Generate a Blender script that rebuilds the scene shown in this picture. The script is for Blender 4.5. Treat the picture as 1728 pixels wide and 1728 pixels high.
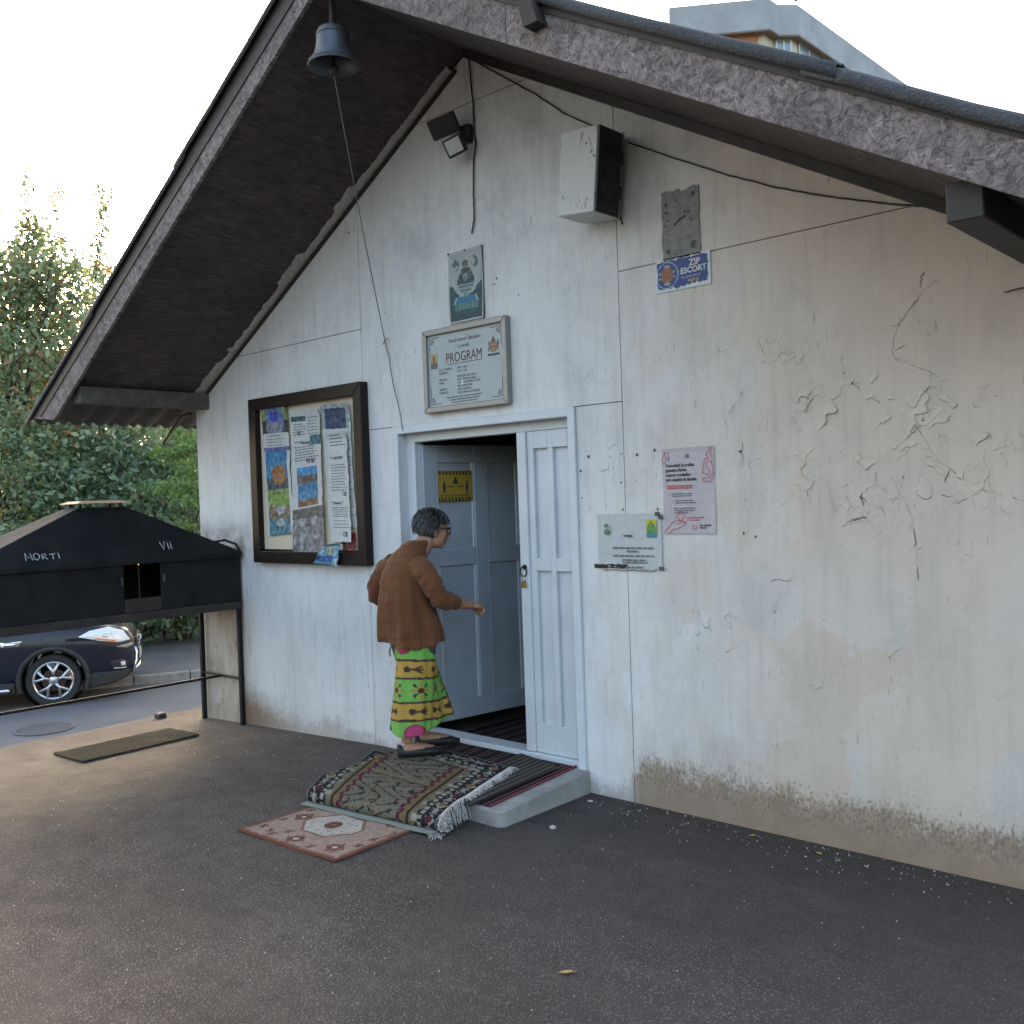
import bpy, bmesh, math, random
import numpy as np
from mathutils import Vector, Matrix, noise as mnoise

for o in list(bpy.data.objects):
    bpy.data.objects.remove(o)
SC = bpy.context.scene
COL = SC.collection
R = math.radians

# ------------------------------------------------------------------ camera
F_PX = 1652.3
YAW, PIT, ROL = R(47.567), R(-0.79), R(-1.947)
_d = Vector((-math.cos(YAW), math.sin(YAW), 0)); _r = Vector((math.sin(YAW), math.cos(YAW), 0)); _u = Vector((0, 0, 1))
CAM_D = _d*math.cos(PIT)+_u*math.sin(PIT); _u2 = _u*math.cos(PIT)-_d*math.sin(PIT)
CAM_R = _r*math.cos(ROL)+_u2*math.sin(ROL); CAM_U = -_r*math.sin(ROL)+_u2*math.cos(ROL)
CAM = Vector((0, -4.186, 1.62))
cd = bpy.data.cameras.new('camera'); cam = bpy.data.objects.new('camera', cd); COL.objects.link(cam)
cam.matrix_world = Matrix(((CAM_R.x, CAM_U.x, -CAM_D.x, CAM.x), (CAM_R.y, CAM_U.y, -CAM_D.y, CAM.y), (CAM_R.z, CAM_U.z, -CAM_D.z, CAM.z), (0, 0, 0, 1)))
cd.sensor_width = 36; cd.lens = F_PX/1728*36; cd.clip_start = .05; cd.clip_end = 3000
SC.camera = cam

# ------------------------------------------------------------------ light
SUN_AZ = Vector((-.886, .463, 0)).normalized(); SUN_EL = R(14)
world = bpy.data.worlds.new('World'); SC.world = world; world.use_nodes = True
wn = world.node_tree; bg = wn.nodes['Background']
sky = wn.nodes.new('ShaderNodeTexSky'); sky.sky_type = 'NISHITA'; sky.sun_disc = False
sky.sun_elevation = SUN_EL; sky.sun_rotation = math.atan2(SUN_AZ.x, SUN_AZ.y)
sky.air_density = 1.0; sky.dust_density = 6.0; sky.ozone_density = .35
wn.links.new(sky.outputs[0], bg.inputs[0]); bg.inputs[1].default_value = .15
sl = bpy.data.lights.new('sun', 'SUN'); sl.energy = .5; sl.angle = R(12); sl.color = (1, .9, .78)
sun = bpy.data.objects.new('sun', sl); COL.objects.link(sun)
sdir = (SUN_AZ*math.cos(SUN_EL)+Vector((0, 0, math.sin(SUN_EL))))
sun.rotation_euler = sdir.to_track_quat('Z', 'Y').to_euler(); sun.location = (-20, 10, 15)
SC.view_settings.view_transform = 'Standard'; SC.view_settings.look = 'None'
SC.view_settings.exposure = 2.7; SC.view_settings.gamma = 1

# ------------------------------------------------------------------ pixel helpers (photo pixel -> world)
def ray(x, y): return (CAM_D*F_PX+CAM_R*(x-864)-CAM_U*(y-864)).normalized()
def hit(x, y, ax, val):
    v = ray(x, y); return CAM+v*((val-CAM[ax])/v[ax])
def W(x, y, Y=0.0):
    p = hit(x, y, 1, Y); return (p.x, p.z)
def G(x, y, z=0.0):
    p = hit(x, y, 2, z); return (p.x, p.y)

# ------------------------------------------------------------------ material helpers
class NT:
    def __init__(s, name):
        s.m = bpy.data.materials.new(name); s.m.use_nodes = True; s.t = s.m.node_tree
        s.b = s.t.nodes['Principled BSDF']; s.out = s.t.nodes['Material Output']
    def n(s, typ, **k):
        nd = s.t.nodes.new('ShaderNode'+typ)
        for a, v in k.items():
            if a in nd.inputs: s.set(nd.inputs[a], v)
            else: setattr(nd, a, v)
        return nd
    def set(s, sock, v):
        if isinstance(v, bpy.types.NodeSocket): s.t.links.new(v, sock)
        elif isinstance(v, tuple) and len(v) == 3 and sock.type == 'RGBA': sock.default_value = (*v, 1)
        else: sock.default_value = v
    def pos(s): return s.n('NewGeometry').outputs['Position']
    def obj(s): return s.n('TexCoord').outputs['Object']
    def noise(s, vec, scale, detail=4, rough=.55, dist=0):
        nd = s.n('TexNoise'); s.set(nd.inputs['Vector'], vec); nd.inputs['Scale'].default_value = scale
        nd.inputs['Detail'].default_value = detail; nd.inputs['Roughness'].default_value = rough; nd.inputs['Distortion'].default_value = dist
        return nd.outputs['Fac']
    def vor(s, vec, scale, out='Distance', feature='F1'):
        nd = s.n('TexVoronoi', feature=feature); s.set(nd.inputs['Vector'], vec); nd.inputs['Scale'].default_value = scale
        return nd.outputs[out]
    def mapv(s, vec, scale=(1, 1, 1), rot=(0, 0, 0), loc=(0, 0, 0)):
        nd = s.n('Mapping'); s.set(nd.inputs['Vector'], vec); nd.inputs['Scale'].default_value = scale
        nd.inputs['Rotation'].default_value = rot; nd.inputs['Location'].default_value = loc
        return nd.outputs[0]
    def ramp(s, fac, a, b, lo=0.0, hi=1.0):
        nd = s.n('MapRange'); nd.clamp = True; s.set(nd.inputs['Value'], fac)
        for k, v in (('From Min', a), ('From Max', b), ('To Min', lo), ('To Max', hi)): s.set(nd.inputs[k], v)
        return nd.outputs[0]
    def math(s, op, a, b=0.0, c=None):
        nd = s.n('Math', operation=op); s.set(nd.inputs[0], a); s.set(nd.inputs[1], b)
        if c is not None: s.set(nd.inputs[2], c)
        return nd.outputs[0]
    def mix(s, fac, a, b, mode='MIX'):
        nd = s.n('Mix', data_type='RGBA', blend_type=mode); s.set(nd.inputs[0], fac); s.set(nd.inputs[6], a); s.set(nd.inputs[7], b)
        return nd.outputs[2]
    def sep(s, vec):
        nd = s.n('SeparateXYZ'); s.set(nd.inputs[0], vec); return nd.outputs
    def bump(s, h, strength=.3, dist=.01):
        nd = s.n('Bump'); nd.inputs['Strength'].default_value = strength; nd.inputs['Distance'].default_value = dist
        s.set(nd.inputs['Height'], h); s.set(s.b.inputs['Normal'], nd.outputs[0]); return nd.outputs[0]
    def fin(s, col, rough=.8, metal=0, spec=None):
        s.set(s.b.inputs['Base Color'], col); s.set(s.b.inputs['Roughness'], rough); s.set(s.b.inputs['Metallic'], metal)
        if spec is not None: s.b.inputs['Specular IOR Level'].default_value = spec
        return s.m

def simple(name, col, rough=.7, metal=0, var=.12, scale=20, bump=.1, bdist=.004, spec=None):
    t = NT(name); p = t.obj(); n = t.noise(p, scale, 5)
    c1 = tuple(c*(1-var) for c in col); c2 = tuple(min(1, c*(1+var)) for c in col)
    c = t.mix(t.ramp(n, .3, .7), c1, c2)
    if bump: t.bump(t.noise(p, scale*6, 4), bump, bdist)
    return t.fin(c, rough, metal, spec)
def attr_mat(name, rough=.8, bump=0, bscale=300, var=.1, spec=None, transl=0):
    t = NT(name); a = t.n('Attribute'); a.attribute_name = 'Col'
    p = t.obj(); n = t.noise(p, 35, 4)
    c = t.mix(t.ramp(n, .3, .7, 0, var*2), a.outputs['Color'], (.02, .02, .02))
    if bump: t.bump(t.noise(p, bscale, 3), bump, .003)
    m = t.fin(c, rough, 0, spec)
    if transl:
        tr = t.n('BsdfTranslucent'); t.set(tr.inputs[0], c); mx = t.n('MixShader'); mx.inputs[0].default_value = transl
        t.t.links.new(t.b.outputs[0], mx.inputs[1]); t.t.links.new(tr.outputs[0], mx.inputs[2]); t.t.links.new(mx.outputs[0], t.out.inputs[0])
    return m

M = {}
M['black_metal'] = simple('black_metal', (.011, .011, .012), .55, 0, .4, 6, .15, .002, .22)
M['glare_grey'] = simple('glare_grey', (.085, .084, .083), .95, 0, .3, 8, .15, .002, .03)  # black hood metal with pale sky glare painted in, for the end slope
M['rusty_black'] = simple('rusty_black', (.022, .016, .013), .65, 0, .5, 9, .2, .002)
M['ash_metal'] = simple('ash_metal', (.05, .051, .055), .6, .1, .3, 8, .1, .002)
M['white_paint'] = simple('white_paint', (.56, .60, .63), .45, 0, .06, 7, .05, .001)
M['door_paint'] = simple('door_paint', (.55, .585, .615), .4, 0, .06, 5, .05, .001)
M['inner_door_shaded'] = simple('inner_door_shaded', (.36, .41, .47), .45, 0, .08, 5, .05, .001)  # door paint for the open leaf, darkened for the shade indoors
M['dark_wood'] = simple('dark_wood', (.028, .022, .019), .6, 0, .3, 14, .3, .003)
M['frame_wood'] = simple('frame_wood', (.014, .009, .008), .4, 0, .3, 14, .15, .002, .25)
M['grey_wood'] = simple('grey_wood', (.085, .072, .062), .8, 0, .3, 10, .4, .004)
M['alu'] = simple('alu', (.30, .29, .275), .45, .5, .08, 20, .05, .001)
M['bronze'] = simple('bronze', (.085, .097, .108), .45, .55, .3, 9, .12, .002)
M['rope'] = simple('rope', (.16, .15, .14), .9, 0, .2, 60, .2)
M['cable'] = simple('cable', (.012, .012, .014), .5, 0, .1, 30, 0)
M['wire_grey'] = simple('wire_grey', (.05, .05, .055), .6, 0, .1, 30, 0)
M['dark_room'] = simple('dark_room', (.12, .11, .10), .9, 0, .15, 4, .1)
M['plaster_grey'] = simple('plaster_grey', (.24, .235, .225), .95, 0, .22, 30, .5, .006)
M['glass_dark'] = simple('glass_dark', (.02, .025, .03), .08, 0, .1, 3, 0)
M['lens'] = simple('lens', (.55, .57, .56), .15, 0, .1, 30, .1)
M['concrete'] = simple('concrete', (.27, .262, .25), .9, 0, .22, 9, .4, .006)
M['concrete_wall'] = simple('concrete_wall', (.36, .365, .37), .9, 0, .15, .8, .2, .02)
M['brick_wall'] = simple('brick_wall', (.42, .19, .11), .85, 0, .15, 3, .2, .01)
M['cream'] = simple('cream', (.58, .50, .38), .8, 0, .08, 3, .1)
M['brown_soffit'] = simple('brown_soffit', (.20, .15, .12), .85, 0, .1, 3, .1)
M['house_grey'] = simple('house_grey', (.22, .22, .215), .9, 0, .15, 3, .3)
M['black_plastic'] = simple('black_plastic', (.02, .02, .022), .55, 0, .2, 20, .1, .001)
M['rubber'] = simple('rubber', (.018, .018, .019), .75, 0, .2, 30, .2, .002)
M['chrome'] = simple('chrome', (.70, .72, .74), .15, 1, .05, 10, 0)
M['alloy'] = simple('alloy', (.55, .56, .58), .3, .9, .05, 10, 0)
M['brake'] = simple('brake', (.07, .045, .04), .5, .5, .2, 20, 0)
M['amber'] = simple('amber', (.80, .20, .03), .15, 0, .05, 10, 0)
M['lamp_clear'] = simple('lamp_clear', (.74, .76, .74), .1, .1, .05, 10, 0)
M['brass'] = simple('brass', (.45, .28, .09), .35, .9, .15, 30, .05)
M['skin'] = simple('skin', (.36, .185, .12), .55, 0, .14, 24, .12, .002)
M['glasses'] = simple('glasses', (.008, .008, .01), .25, 0, .1, 20, 0)
M['shoe'] = simple('shoe', (.010, .010, .011), .6, 0, .2, 30, .1, .002)
M['lettering_white'] = simple('lettering_white', (.62, .64, .65), .8, 0, .15, 120, 0)
M['chalk'] = simple('chalk', (.42, .44, .45), .9, 0, .35, 160, 0)
M['ink'] = simple('ink', (.035, .037, .045), .8, 0, .2, 60, 0)
M['ink_grey'] = simple('ink_grey', (.14, .15, .16), .8, 0, .2, 60, 0)
M['ink_red'] = simple('ink_red', (.55, .07, .09), .8, 0, .15, 60, 0)
M['ink_brown'] = simple('ink_brown', (.12, .055, .04), .8, 0, .2, 60, 0)
M['print'] = attr_mat('print', .5, 0, 300, .06)
M['paper'] = attr_mat('paper', .75, .15, 60, .06)
M['carpet'] = attr_mat('carpet', 1.0, .9, 420, .16, .1)
M['fringe'] = simple('fringe', (.42, .40, .38), 1.0, 0, .2, 60, .2)
M['bark'] = simple('bark', (.075, .058, .045), .95, 0, .3, 14, .6, .02)
M['leaf'] = attr_mat('leaf', .32, 0, 300, .0, .8, .36)
M['flake'] = simple('flake', (.40, .39, .37), .9, 0, .15, 60, .1)
M['crack'] = simple('crack', (.185, .168, .148), .95, 0, .3, 60, 0)
M['paint_flake'] = simple('paint_flake', (.50, .50, .48), .8, 0, .08, 40, .1, .002)
M['foam'] = simple('foam', (.40, .39, .37), .95, 0, .2, 40, .6, .01)
M['dry_leaf'] = simple('dry_leaf', (.50, .32, .12), .8, 0, .2, 60, .1)
M['wax'] = simple('wax', (.018, .011, .005), .5, 0, .1, 20, 0)  # near black: the opening's darkness put into the colour to hide the stick
M['feather'] = simple('feather', (.10, .10, .115), .8, 0, .3, 60, .1)
M['mould'] = simple('mould', (.095, .09, .084), .95, 0, .4, 40, 0)

def mk_flame():
    t = NT('flame'); t.b.inputs['Emission Color'].default_value = (1, .36, .06, 1); t.b.inputs['Emission Strength'].default_value = 2.2
    return t.fin((.9, .4, .1), .5)
M['flame'] = mk_flame()

def mk_carpaint():
    t = NT('car_paint'); t.b.inputs['Coat Weight'].default_value = .6; t.b.inputs['Coat Roughness'].default_value = .05
    n = t.noise(t.obj(), 900, 2); c = t.mix(n, (.002, .004, .012), (.005, .010, .026)); return t.fin(c, .6, 0, .2)
M['car_paint'] = mk_carpaint()

def mk_asphalt():
    t = NT('asphalt'); p = t.pos(); xyz = t.sep(p)
    big = t.noise(p, .8, 5, .6); med = t.noise(p, 6, 4)
    base = t.mix(t.ramp(big, .35, .65), (.064, .052, .045), (.098, .080, .069))
    base = t.mix(t.ramp(med, .3, .75, 0, .5), base, (.044, .039, .036))
    # aggregate: small stones of different tone, a few pale
    v = t.n('TexVoronoi'); t.set(v.inputs['Vector'], p); v.inputs['Scale'].default_value = 125
    cr = t.sep(v.outputs['Color'])
    stone = t.math('MULTIPLY', t.ramp(cr[0], .52, .90), t.ramp(v.outputs['Distance'], .50, .32))
    patch = t.ramp(t.noise(p, 1.7, 3), .3, .62, .4, 1)
    stone = t.math('MULTIPLY', stone, patch)
    base = t.mix(t.math('MULTIPLY', stone, .68), base, (.35, .31, .28))
    fine = t.noise(p, 260, 2); base = t.mix(t.ramp(fine, .35, .7, 0, .35), base, (.016, .016, .017))
    # dust swept towards the open left edge of the yard
    dx = t.math('ADD', t.math('MULTIPLY', xyz[0], -1), t.math('MULTIPLY', xyz[1], -.10))
    dust = t.ramp(t.math('ADD', dx, t.math('MULTIPLY', t.noise(p, 1.4, 5, .65), 2.2)), 6.5, 7.9)
    dust = t.math('MULTIPLY', dust, t.ramp(t.noise(p, 9, 5, .7), .2, .7, .45, 1))
    base = t.mix(t.math('MULTIPLY', dust, .8), base, (.145, .122, .105))
    # pale swirl of wash water in front of the facade
    sw = t.noise(t.mapv(p, (.9, 3.2, 1), (0, 0, R(18))), 1.3, 6, .7, 1.5)
    band = t.math('MULTIPLY', t.ramp(xyz[1], -1.9, -1.2), t.ramp(xyz[0], -4.6, -5.6))
    base = t.mix(t.math('MULTIPLY', t.math('MULTIPLY', t.ramp(sw, .52, .72), band), .3), base, (.16, .155, .15))
    # brownish darker strip along the foot of the wall
    near = t.math('MULTIPLY', t.ramp(t.math('ADD', xyz[1], t.math('MULTIPLY', big, .9)), -1.2, .1), t.ramp(xyz[0], -3.8, -3.0))
    base = t.mix(t.math('MULTIPLY', near, .6), base, (.038, .029, .024))
    oil = t.ramp(t.noise(t.mapv(p, (1, 1.6, 1), (0, 0, R(30))), 1.1, 6, .7, .8), .55, .72); base = t.mix(t.math('MULTIPLY', oil, .45), base, (.026, .023, .022))
    scuff = t.ramp(t.noise(t.mapv(p, (.5, 3.5, 1), (0, 0, R(-24))), 1.6, 6, .75, .6), .56, .75); base = t.mix(t.math('MULTIPLY', scuff, .28), base, (.15, .135, .125))
    h = t.math('ADD', t.math('MULTIPLY', v.outputs['Distance'], -1), t.math('MULTIPLY', t.noise(p, 40, 4), .8))
    t.bump(h, .75, .006)
    return t.fin(base, t.ramp(med, .3, .7, .75, .92), 0, .35)
M['asphalt'] = mk_asphalt()

def mk_road():
    t = NT('road_asphalt'); p = t.pos(); n = t.noise(p, 1.2, 5); f = t.noise(p, 160, 2)
    c = t.mix(t.ramp(n, .3, .7), (.125, .128, .135), (.165, .165, .17)); c = t.mix(t.ramp(f, .4, .7, 0, .4), c, (.07, .07, .07))
    t.bump(f, .4, .004); return t.fin(c, .85)
M['road'] = mk_road()
def mk_walk():
    t = NT('pavement_asphalt'); p = t.pos(); n = t.noise(p, 1.5, 5); f = t.noise(p, 120, 3)
    c = t.mix(t.ramp(n, .3, .7), (.12, .117, .115), (.18, .172, .165)); c = t.mix(t.ramp(f, .4, .7, 0, .5), c, (.06, .06, .06))
    t.bump(f, .4, .004); return t.fin(c, .9)
M['pavement'] = mk_walk()
def mk_soil():
    t = NT('soil'); p = t.pos(); n = t.noise(p, 2, 6); f = t.noise(p, 40, 4)
    c = t.mix(t.ramp(n, .3, .7), (.06, .05, .038), (.05, .062, .025)); c = t.mix(t.ramp(f, .4, .7, 0, .5), c, (.03, .026, .02))
    t.bump(f, .6, .03); return t.fin(c, .95)
M['soil'] = mk_soil()

def mk_wall():
    t = NT('wall_paint'); p = t.pos(); xyz = t.sep(p); X, Z = xyz[0], xyz[2]
    big = t.noise(p, .9, 5, .6); med = t.noise(p, 4, 5, .6); fine = t.noise(p, 45, 4, .6); streak = t.noise(t.mapv(p, (14, 1, 1.2)), 1.6, 4, .6)
    c = t.mix(t.ramp(big, .3, .7), (.62, .63, .64), (.70, .705, .705))
    # beige undercoat coming through to the right of the second seam, more towards the far right
    right = t.ramp(X, -3.5, -1.3)
    bm = t.math('ADD', t.math('MULTIPLY', right, 1.25), t.math('SUBTRACT', med, .62))
    c = t.mix(t.ramp(bm, -.05, .75, 0, .85), c, (.585, .485, .40))
    # repaired patches: blocky lighter/darker areas
    vp = t.n('TexVoronoi'); t.set(vp.inputs['Vector'], t.mapv(p, (1, 1, .8))); vp.inputs['Scale'].default_value = 2.6
    nzv = t.n('TexNoise'); t.set(nzv.inputs['Vector'], p); nzv.inputs['Scale'].default_value = 5; nzv.inputs['Detail'].default_value = 5
    vv = t.n('VectorMath', operation='ADD'); t.set(vv.inputs[0], p)
    sc = t.n('VectorMath', operation='SCALE'); t.set(sc.inputs[0], nzv.outputs['Color']); sc.inputs['Scale'].default_value = .35
    t.set(vv.inputs[1], sc.outputs[0]); t.set(vp.inputs['Vector'], vv.outputs[0])
    cell = t.sep(vp.outputs['Color'])[0]
    low = t.math('MULTIPLY', t.ramp(Z, 1.7, 1.0), t.ramp(X, -3.02, -2.7))
    c = t.mix(t.math('MULTIPLY', t.ramp(cell, .55, .62), t.math('MULTIPLY', low, .4)), c, (.55, .54, .52))
    c = t.mix(t.math('MULTIPLY', t.ramp(cell, .22, .17), t.math('MULTIPLY', low, .28)), c, (.50, .40, .30))
    c = t.mix(t.math('MULTIPLY', t.ramp(streak, .5, .75), .30), c, (.34, .33, .31))
    gr = t.math('MULTIPLY', t.ramp(t.noise(t.mapv(p, (2.2, 1, 1)), 1.7, 7, .72), .47, .70), t.ramp(t.noise(p, 22, 4, .7), .3, .65, .35, 1))
    c = t.mix(t.math('MULTIPLY', gr, .42), c, (.33, .32, .305))
    scr = t.math('MULTIPLY', t.ramp(t.noise(t.mapv(p, (1, 1, .16)), 70, 2, .5), .64, .69), t.ramp(t.noise(p, 3.3, 3), .5, .62)); c = t.mix(t.math('MULTIPLY', scr, .6), c, (.25, .235, .215))
    c = t.mix(t.ramp(fine, .55, .8, 0, .25), c, (.42, .41, .385))
    # grey patches, stronger up in the gable
    c = t.mix(t.math('MULTIPLY', t.ramp(t.noise(p, 2.3, 6, .7), .5, .75), t.ramp(Z, 2.4, 3.2, .12, .55)), c, (.30, .30, .305))
    # small dark specks and chips
    vs = t.n('TexVoronoi'); t.set(vs.inputs['Vector'], t.mapv(vv.outputs[0], (1, 1, .6))); vs.inputs['Scale'].default_value = 26
    sp = t.math('MULTIPLY', t.ramp(vs.outputs['Distance'], .17, .10), t.ramp(t.sep(vs.outputs['Color'])[1], .86, .92))
    sp = t.math('MULTIPLY', t.math('MULTIPLY', sp, t.ramp(t.noise(p, 90, 2), .40, .55)), t.ramp(t.noise(p, 2.6, 3), .42, .62))
    c = t.mix(t.math('MULTIPLY', sp, .75), c, (.13, .12, .11))
    # chipped paint swarm on the upper right and right of the door
    vc = t.n('TexVoronoi'); t.set(vc.inputs['Vector'], vv.outputs[0]); vc.feature = 'DISTANCE_TO_EDGE'; vc.inputs['Scale'].default_value = 17
    chipzone = t.math('MULTIPLY', t.ramp(t.noise(p, 2.1, 4), .52, .66), t.math('MULTIPLY', t.ramp(X, -3.4, -2.6), t.math('MULTIPLY', t.ramp(Z, 1.2, 1.7), t.ramp(Z, 2.75, 2.4))))
    chip = t.math('MULTIPLY', t.math('MULTIPLY', t.ramp(vc.outputs[0], .035, .012), chipzone), t.ramp(t.noise(p, 11, 2), .48, .58))
    c = t.mix(t.math('MULTIPLY', chip, .8), c, (.17, .155, .14))
    # rising damp: brown band with a ragged flaking upper edge (height differs along the wall)
    edge = t.ramp(X, -3.05, -2.98, .05, .20); edge = t.math('ADD', edge, t.ramp(X, -2.0, -1.1, 0, .0))
    rag = t.math('ADD', t.math('ADD', t.math('MULTIPLY', t.math('SUBTRACT', t.noise(p, 1.9, 3, .5), .5), .26), t.math('MULTIPLY', t.math('SUBTRACT', t.noise(p, 7, 4, .6), .5), .22)), t.math('MULTIPLY', t.math('SUBTRACT', t.noise(t.mapv(p, (1, 1, .45)), 60, 3, .6), .5), .22))
    zz = t.math('ADD', Z, rag)
    damp = t.ramp(t.math('SUBTRACT', edge, zz), -.05, .03)
    dcol = t.mix(t.ramp(t.noise(p, 9, 5, .65), .3, .7), (.17, .11, .07), (.31, .235, .17))
    dcol = t.mix(t.ramp(Z, .14, .0, 0, .55), dcol, (.19, .115, .065))
    c = t.mix(t.math('MULTIPLY', damp, t.ramp(X, -3.05, -2.98, .45, .9)), c, dcol)
    halo = t.math('MULTIPLY', t.ramp(t.math('SUBTRACT', t.math('ADD', edge, .22), zz), .0, .24), t.ramp(X, -3.05, -2.98, .12, .42))
    c = t.mix(t.math('MULTIPLY', halo, t.ramp(t.noise(p, 5, 5, .65), .3, .7, .4, 1)), c, (.34, .26, .19))
    rise = t.math('MAXIMUM', t.math('SUBTRACT', Z, edge), 0.0)
    fleck = t.ramp(t.math('SUBTRACT', t.noise(t.mapv(p, (1, 1, .6)), 75, 3, .6), t.math('ADD', .53, t.math('MULTIPLY', rise, 1.3))), 0, .03)
    fleck = t.math('MULTIPLY', fleck, t.math('MULTIPLY', t.ramp(Z, .04, .12), t.ramp(X, -3.05, -2.98, .15, .8)))
    c = t.mix(t.math('MULTIPLY', fleck, .8), c, (.175, .13, .095))
    # dirty corner behind the candle stand: soot and rust runs
    corner = t.math('MULTIPLY', t.ramp(X, -6.45, -6.75), t.ramp(Z, 1.05, .75))
    cs = t.noise(t.mapv(p, (2, 1, .9)), 2.6, 6, .7)
    c = t.mix(t.math('MULTIPLY', t.ramp(X, -6.66, -6.74), t.ramp(Z, 1.0, .8, 0, .6)), c, (.47, .415, .35))
    c = t.mix(t.math('MULTIPLY', corner, t.ramp(cs, .38, .66, .15, .75)), c, (.27, .19, .125))
    cs2 = t.noise(t.mapv(p, (2.4, 1, 1.2)), 3.6, 6, .7)
    c = t.mix(t.math('MULTIPLY', corner, t.ramp(cs2, .55, .72, 0, .85)), c, (.11, .085, .065))
    rust = t.math('MULTIPLY', t.math('MULTIPLY', t.ramp(X, -5.9, -6.5), t.ramp(X, -6.9, -6.72)), t.ramp(t.math('ADD', Z, rag), .25, .0))
    c = t.mix(t.math('MULTIPLY', rust, .8), c, (.20, .12, .07))
    soot = t.math('MULTIPLY', t.math('MULTIPLY', t.ramp(X, -6.45, -6.68), t.ramp(Z, 1.12, 1.3)), t.ramp(Z, 1.6, 1.36))
    c = t.mix(t.math('MULTIPLY', soot, t.ramp(t.noise(p, 8, 4), .35, .65, .1, .8)), c, (.13, .105, .085))
    # yellowish bulge on the right half
    t.bump(t.math('ADD', t.math('ADD', t.math('MULTIPLY', med, 2.2), t.math('MULTIPLY', fine, .35)), t.math('MULTIPLY', chip, -.9)), .35, .012)
    return t.fin(c, .82, 0, .3)
M['wall'] = mk_wall()

def mk_osb(name, dark, light, dirt=.5):
    t = NT(name); p = t.pos()
    cols = None
    for k, (sc, st, off) in enumerate(((24, 105, 0), (34, 140, 7.3), (44, 170, 3.1))):
        v = t.n('TexVoronoi'); t.set(v.inputs['Vector'], t.mapv(p, (1, .3, 1), (0, 0, 0), (off, 0, off))); v.inputs['Scale'].default_value = sc
        cc = t.sep(v.outputs['Color'])
        vr = t.n('VectorRotate', rotation_type='AXIS_ANGLE'); t.set(vr.inputs['Vector'], p); vr.inputs['Axis'].default_value = (0, 1, 0); t.set(vr.inputs['Angle'], t.math('MULTIPLY', cc[0], 6.28))
        s = t.noise(t.mapv(vr.outputs[0], (st, 8, 7)), 1.0, 3, .55)
        tone = t.math('ADD', t.math('MULTIPLY', t.ramp(s, .3, .7), .65), t.math('MULTIPLY', cc[1], .4))
        cols = tone if cols is None else t.math('MAXIMUM', t.math('MULTIPLY', cols, .86), tone) if k == 1 else t.math('ADD', t.math('MULTIPLY', cols, .6), t.math('MULTIPLY', tone, .4))
    c = t.mix(t.ramp(cols, .35, .95), dark, light)
    c = t.mix(t.ramp(t.noise(p, 2.2, 5, .65), .42, .7, 0, dirt), c, tuple(x*.35 for x in dark))
    t.bump(cols, .6, .006); return t.fin(c, .85)
M['osb'] = mk_osb('osb_weathered', (.075, .058, .056), (.40, .33, .315), .6)
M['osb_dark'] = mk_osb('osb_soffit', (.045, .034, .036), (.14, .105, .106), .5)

def mk_bitumen():
    t = NT('bitumen_sheet'); p = t.obj(); n = t.noise(p, 3, 5); f = t.noise(p, 90, 3)
    c = t.mix(t.ramp(n, .3, .7), (.030, .032, .036), (.06, .062, .066)); c = t.mix(t.ramp(f, .5, .8, 0, .5), c, (.16, .165, .17))
    t.bump(f, .7, .01); return t.fin(c, .85)
M['bitumen'] = mk_bitumen()
def mk_stripe():
    t = NT('striped_runner'); p = t.pos(); x = t.sep(p)[0]
    w = t.math('FRACT', t.math('MULTIPLY', x, 9.0)); w2 = t.math('FRACT', t.math('MULTIPLY', x, 27.0))
    c = t.mix(t.ramp(w, .70, .74), (.030, .017, .018), (.062, .020, .028)); c = t.mix(t.math('MULTIPLY', t.ramp(w2, .80, .84), t.ramp(w, .4, .44)), c, (.15, .13, .12))
    t.bump(t.noise(p, 260, 2), .6, .004); return t.fin(c, 1, 0, .1)
M['runner'] = mk_stripe()
def mk_ribmat():
    t = NT('ribbed_mat'); p = t.pos(); x = t.sep(p)[0]
    w = t.math('SINE', t.math('MULTIPLY', x, 2*math.pi*24))
    c = t.mix(t.ramp(w, -.5, .6), (.035, .031, .028), (.085, .074, .066)); t.bump(w, .7, .004); return t.fin(c, 1, 0, .1)
M['ribbed_mat'] = mk_ribmat()
def mk_coir():
    t = NT('worn_mat'); p = t.pos(); n = t.noise(p, 110, 3); b = t.noise(p, 3, 5)
    c = t.mix(t.ramp(n, .3, .7), (.016, .015, .013), (.085, .078, .064)); c = t.mix(t.ramp(b, .45, .7, 0, .45), c, (.11, .095, .075)); t.bump(n, 1, .012); return t.fin(c, 1, 0, .05)
M['worn_mat'] = mk_coir()
def mk_knit():
    t = NT('brown_knit'); p = t.obj(); n = t.noise(p, 5, 4); w = t.noise(t.mapv(p, (1, 1, .35)), 240, 2)
    c = t.mix(t.ramp(n, .3, .7), (.115, .044, .018), (.15, .060, .025)); c = t.mix(t.ramp(w, .5, .8, 0, .3), c, (.075, .028, .012))
    t.bump(w, .35, .003); t.b.inputs['Sheen Weight'].default_value = .12; return t.fin(c, .9, 0, .2)
M['knit'] = mk_knit()
def mk_hair():
    t = NT('grey_hair'); a = t.n('Attribute'); a.attribute_name = 'Col'; p = t.obj(); n = t.noise(t.mapv(p, (1, 1, .25)), 130, 3)
    c = t.mix(t.ramp(n, .42, .66), (.006, .006, .007), (.085, .087, .09)); c = t.mix(.5, c, a.outputs['Color']); t.bump(n, .5, .003); return t.fin(c, .5)
M['hair'] = mk_hair()

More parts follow.
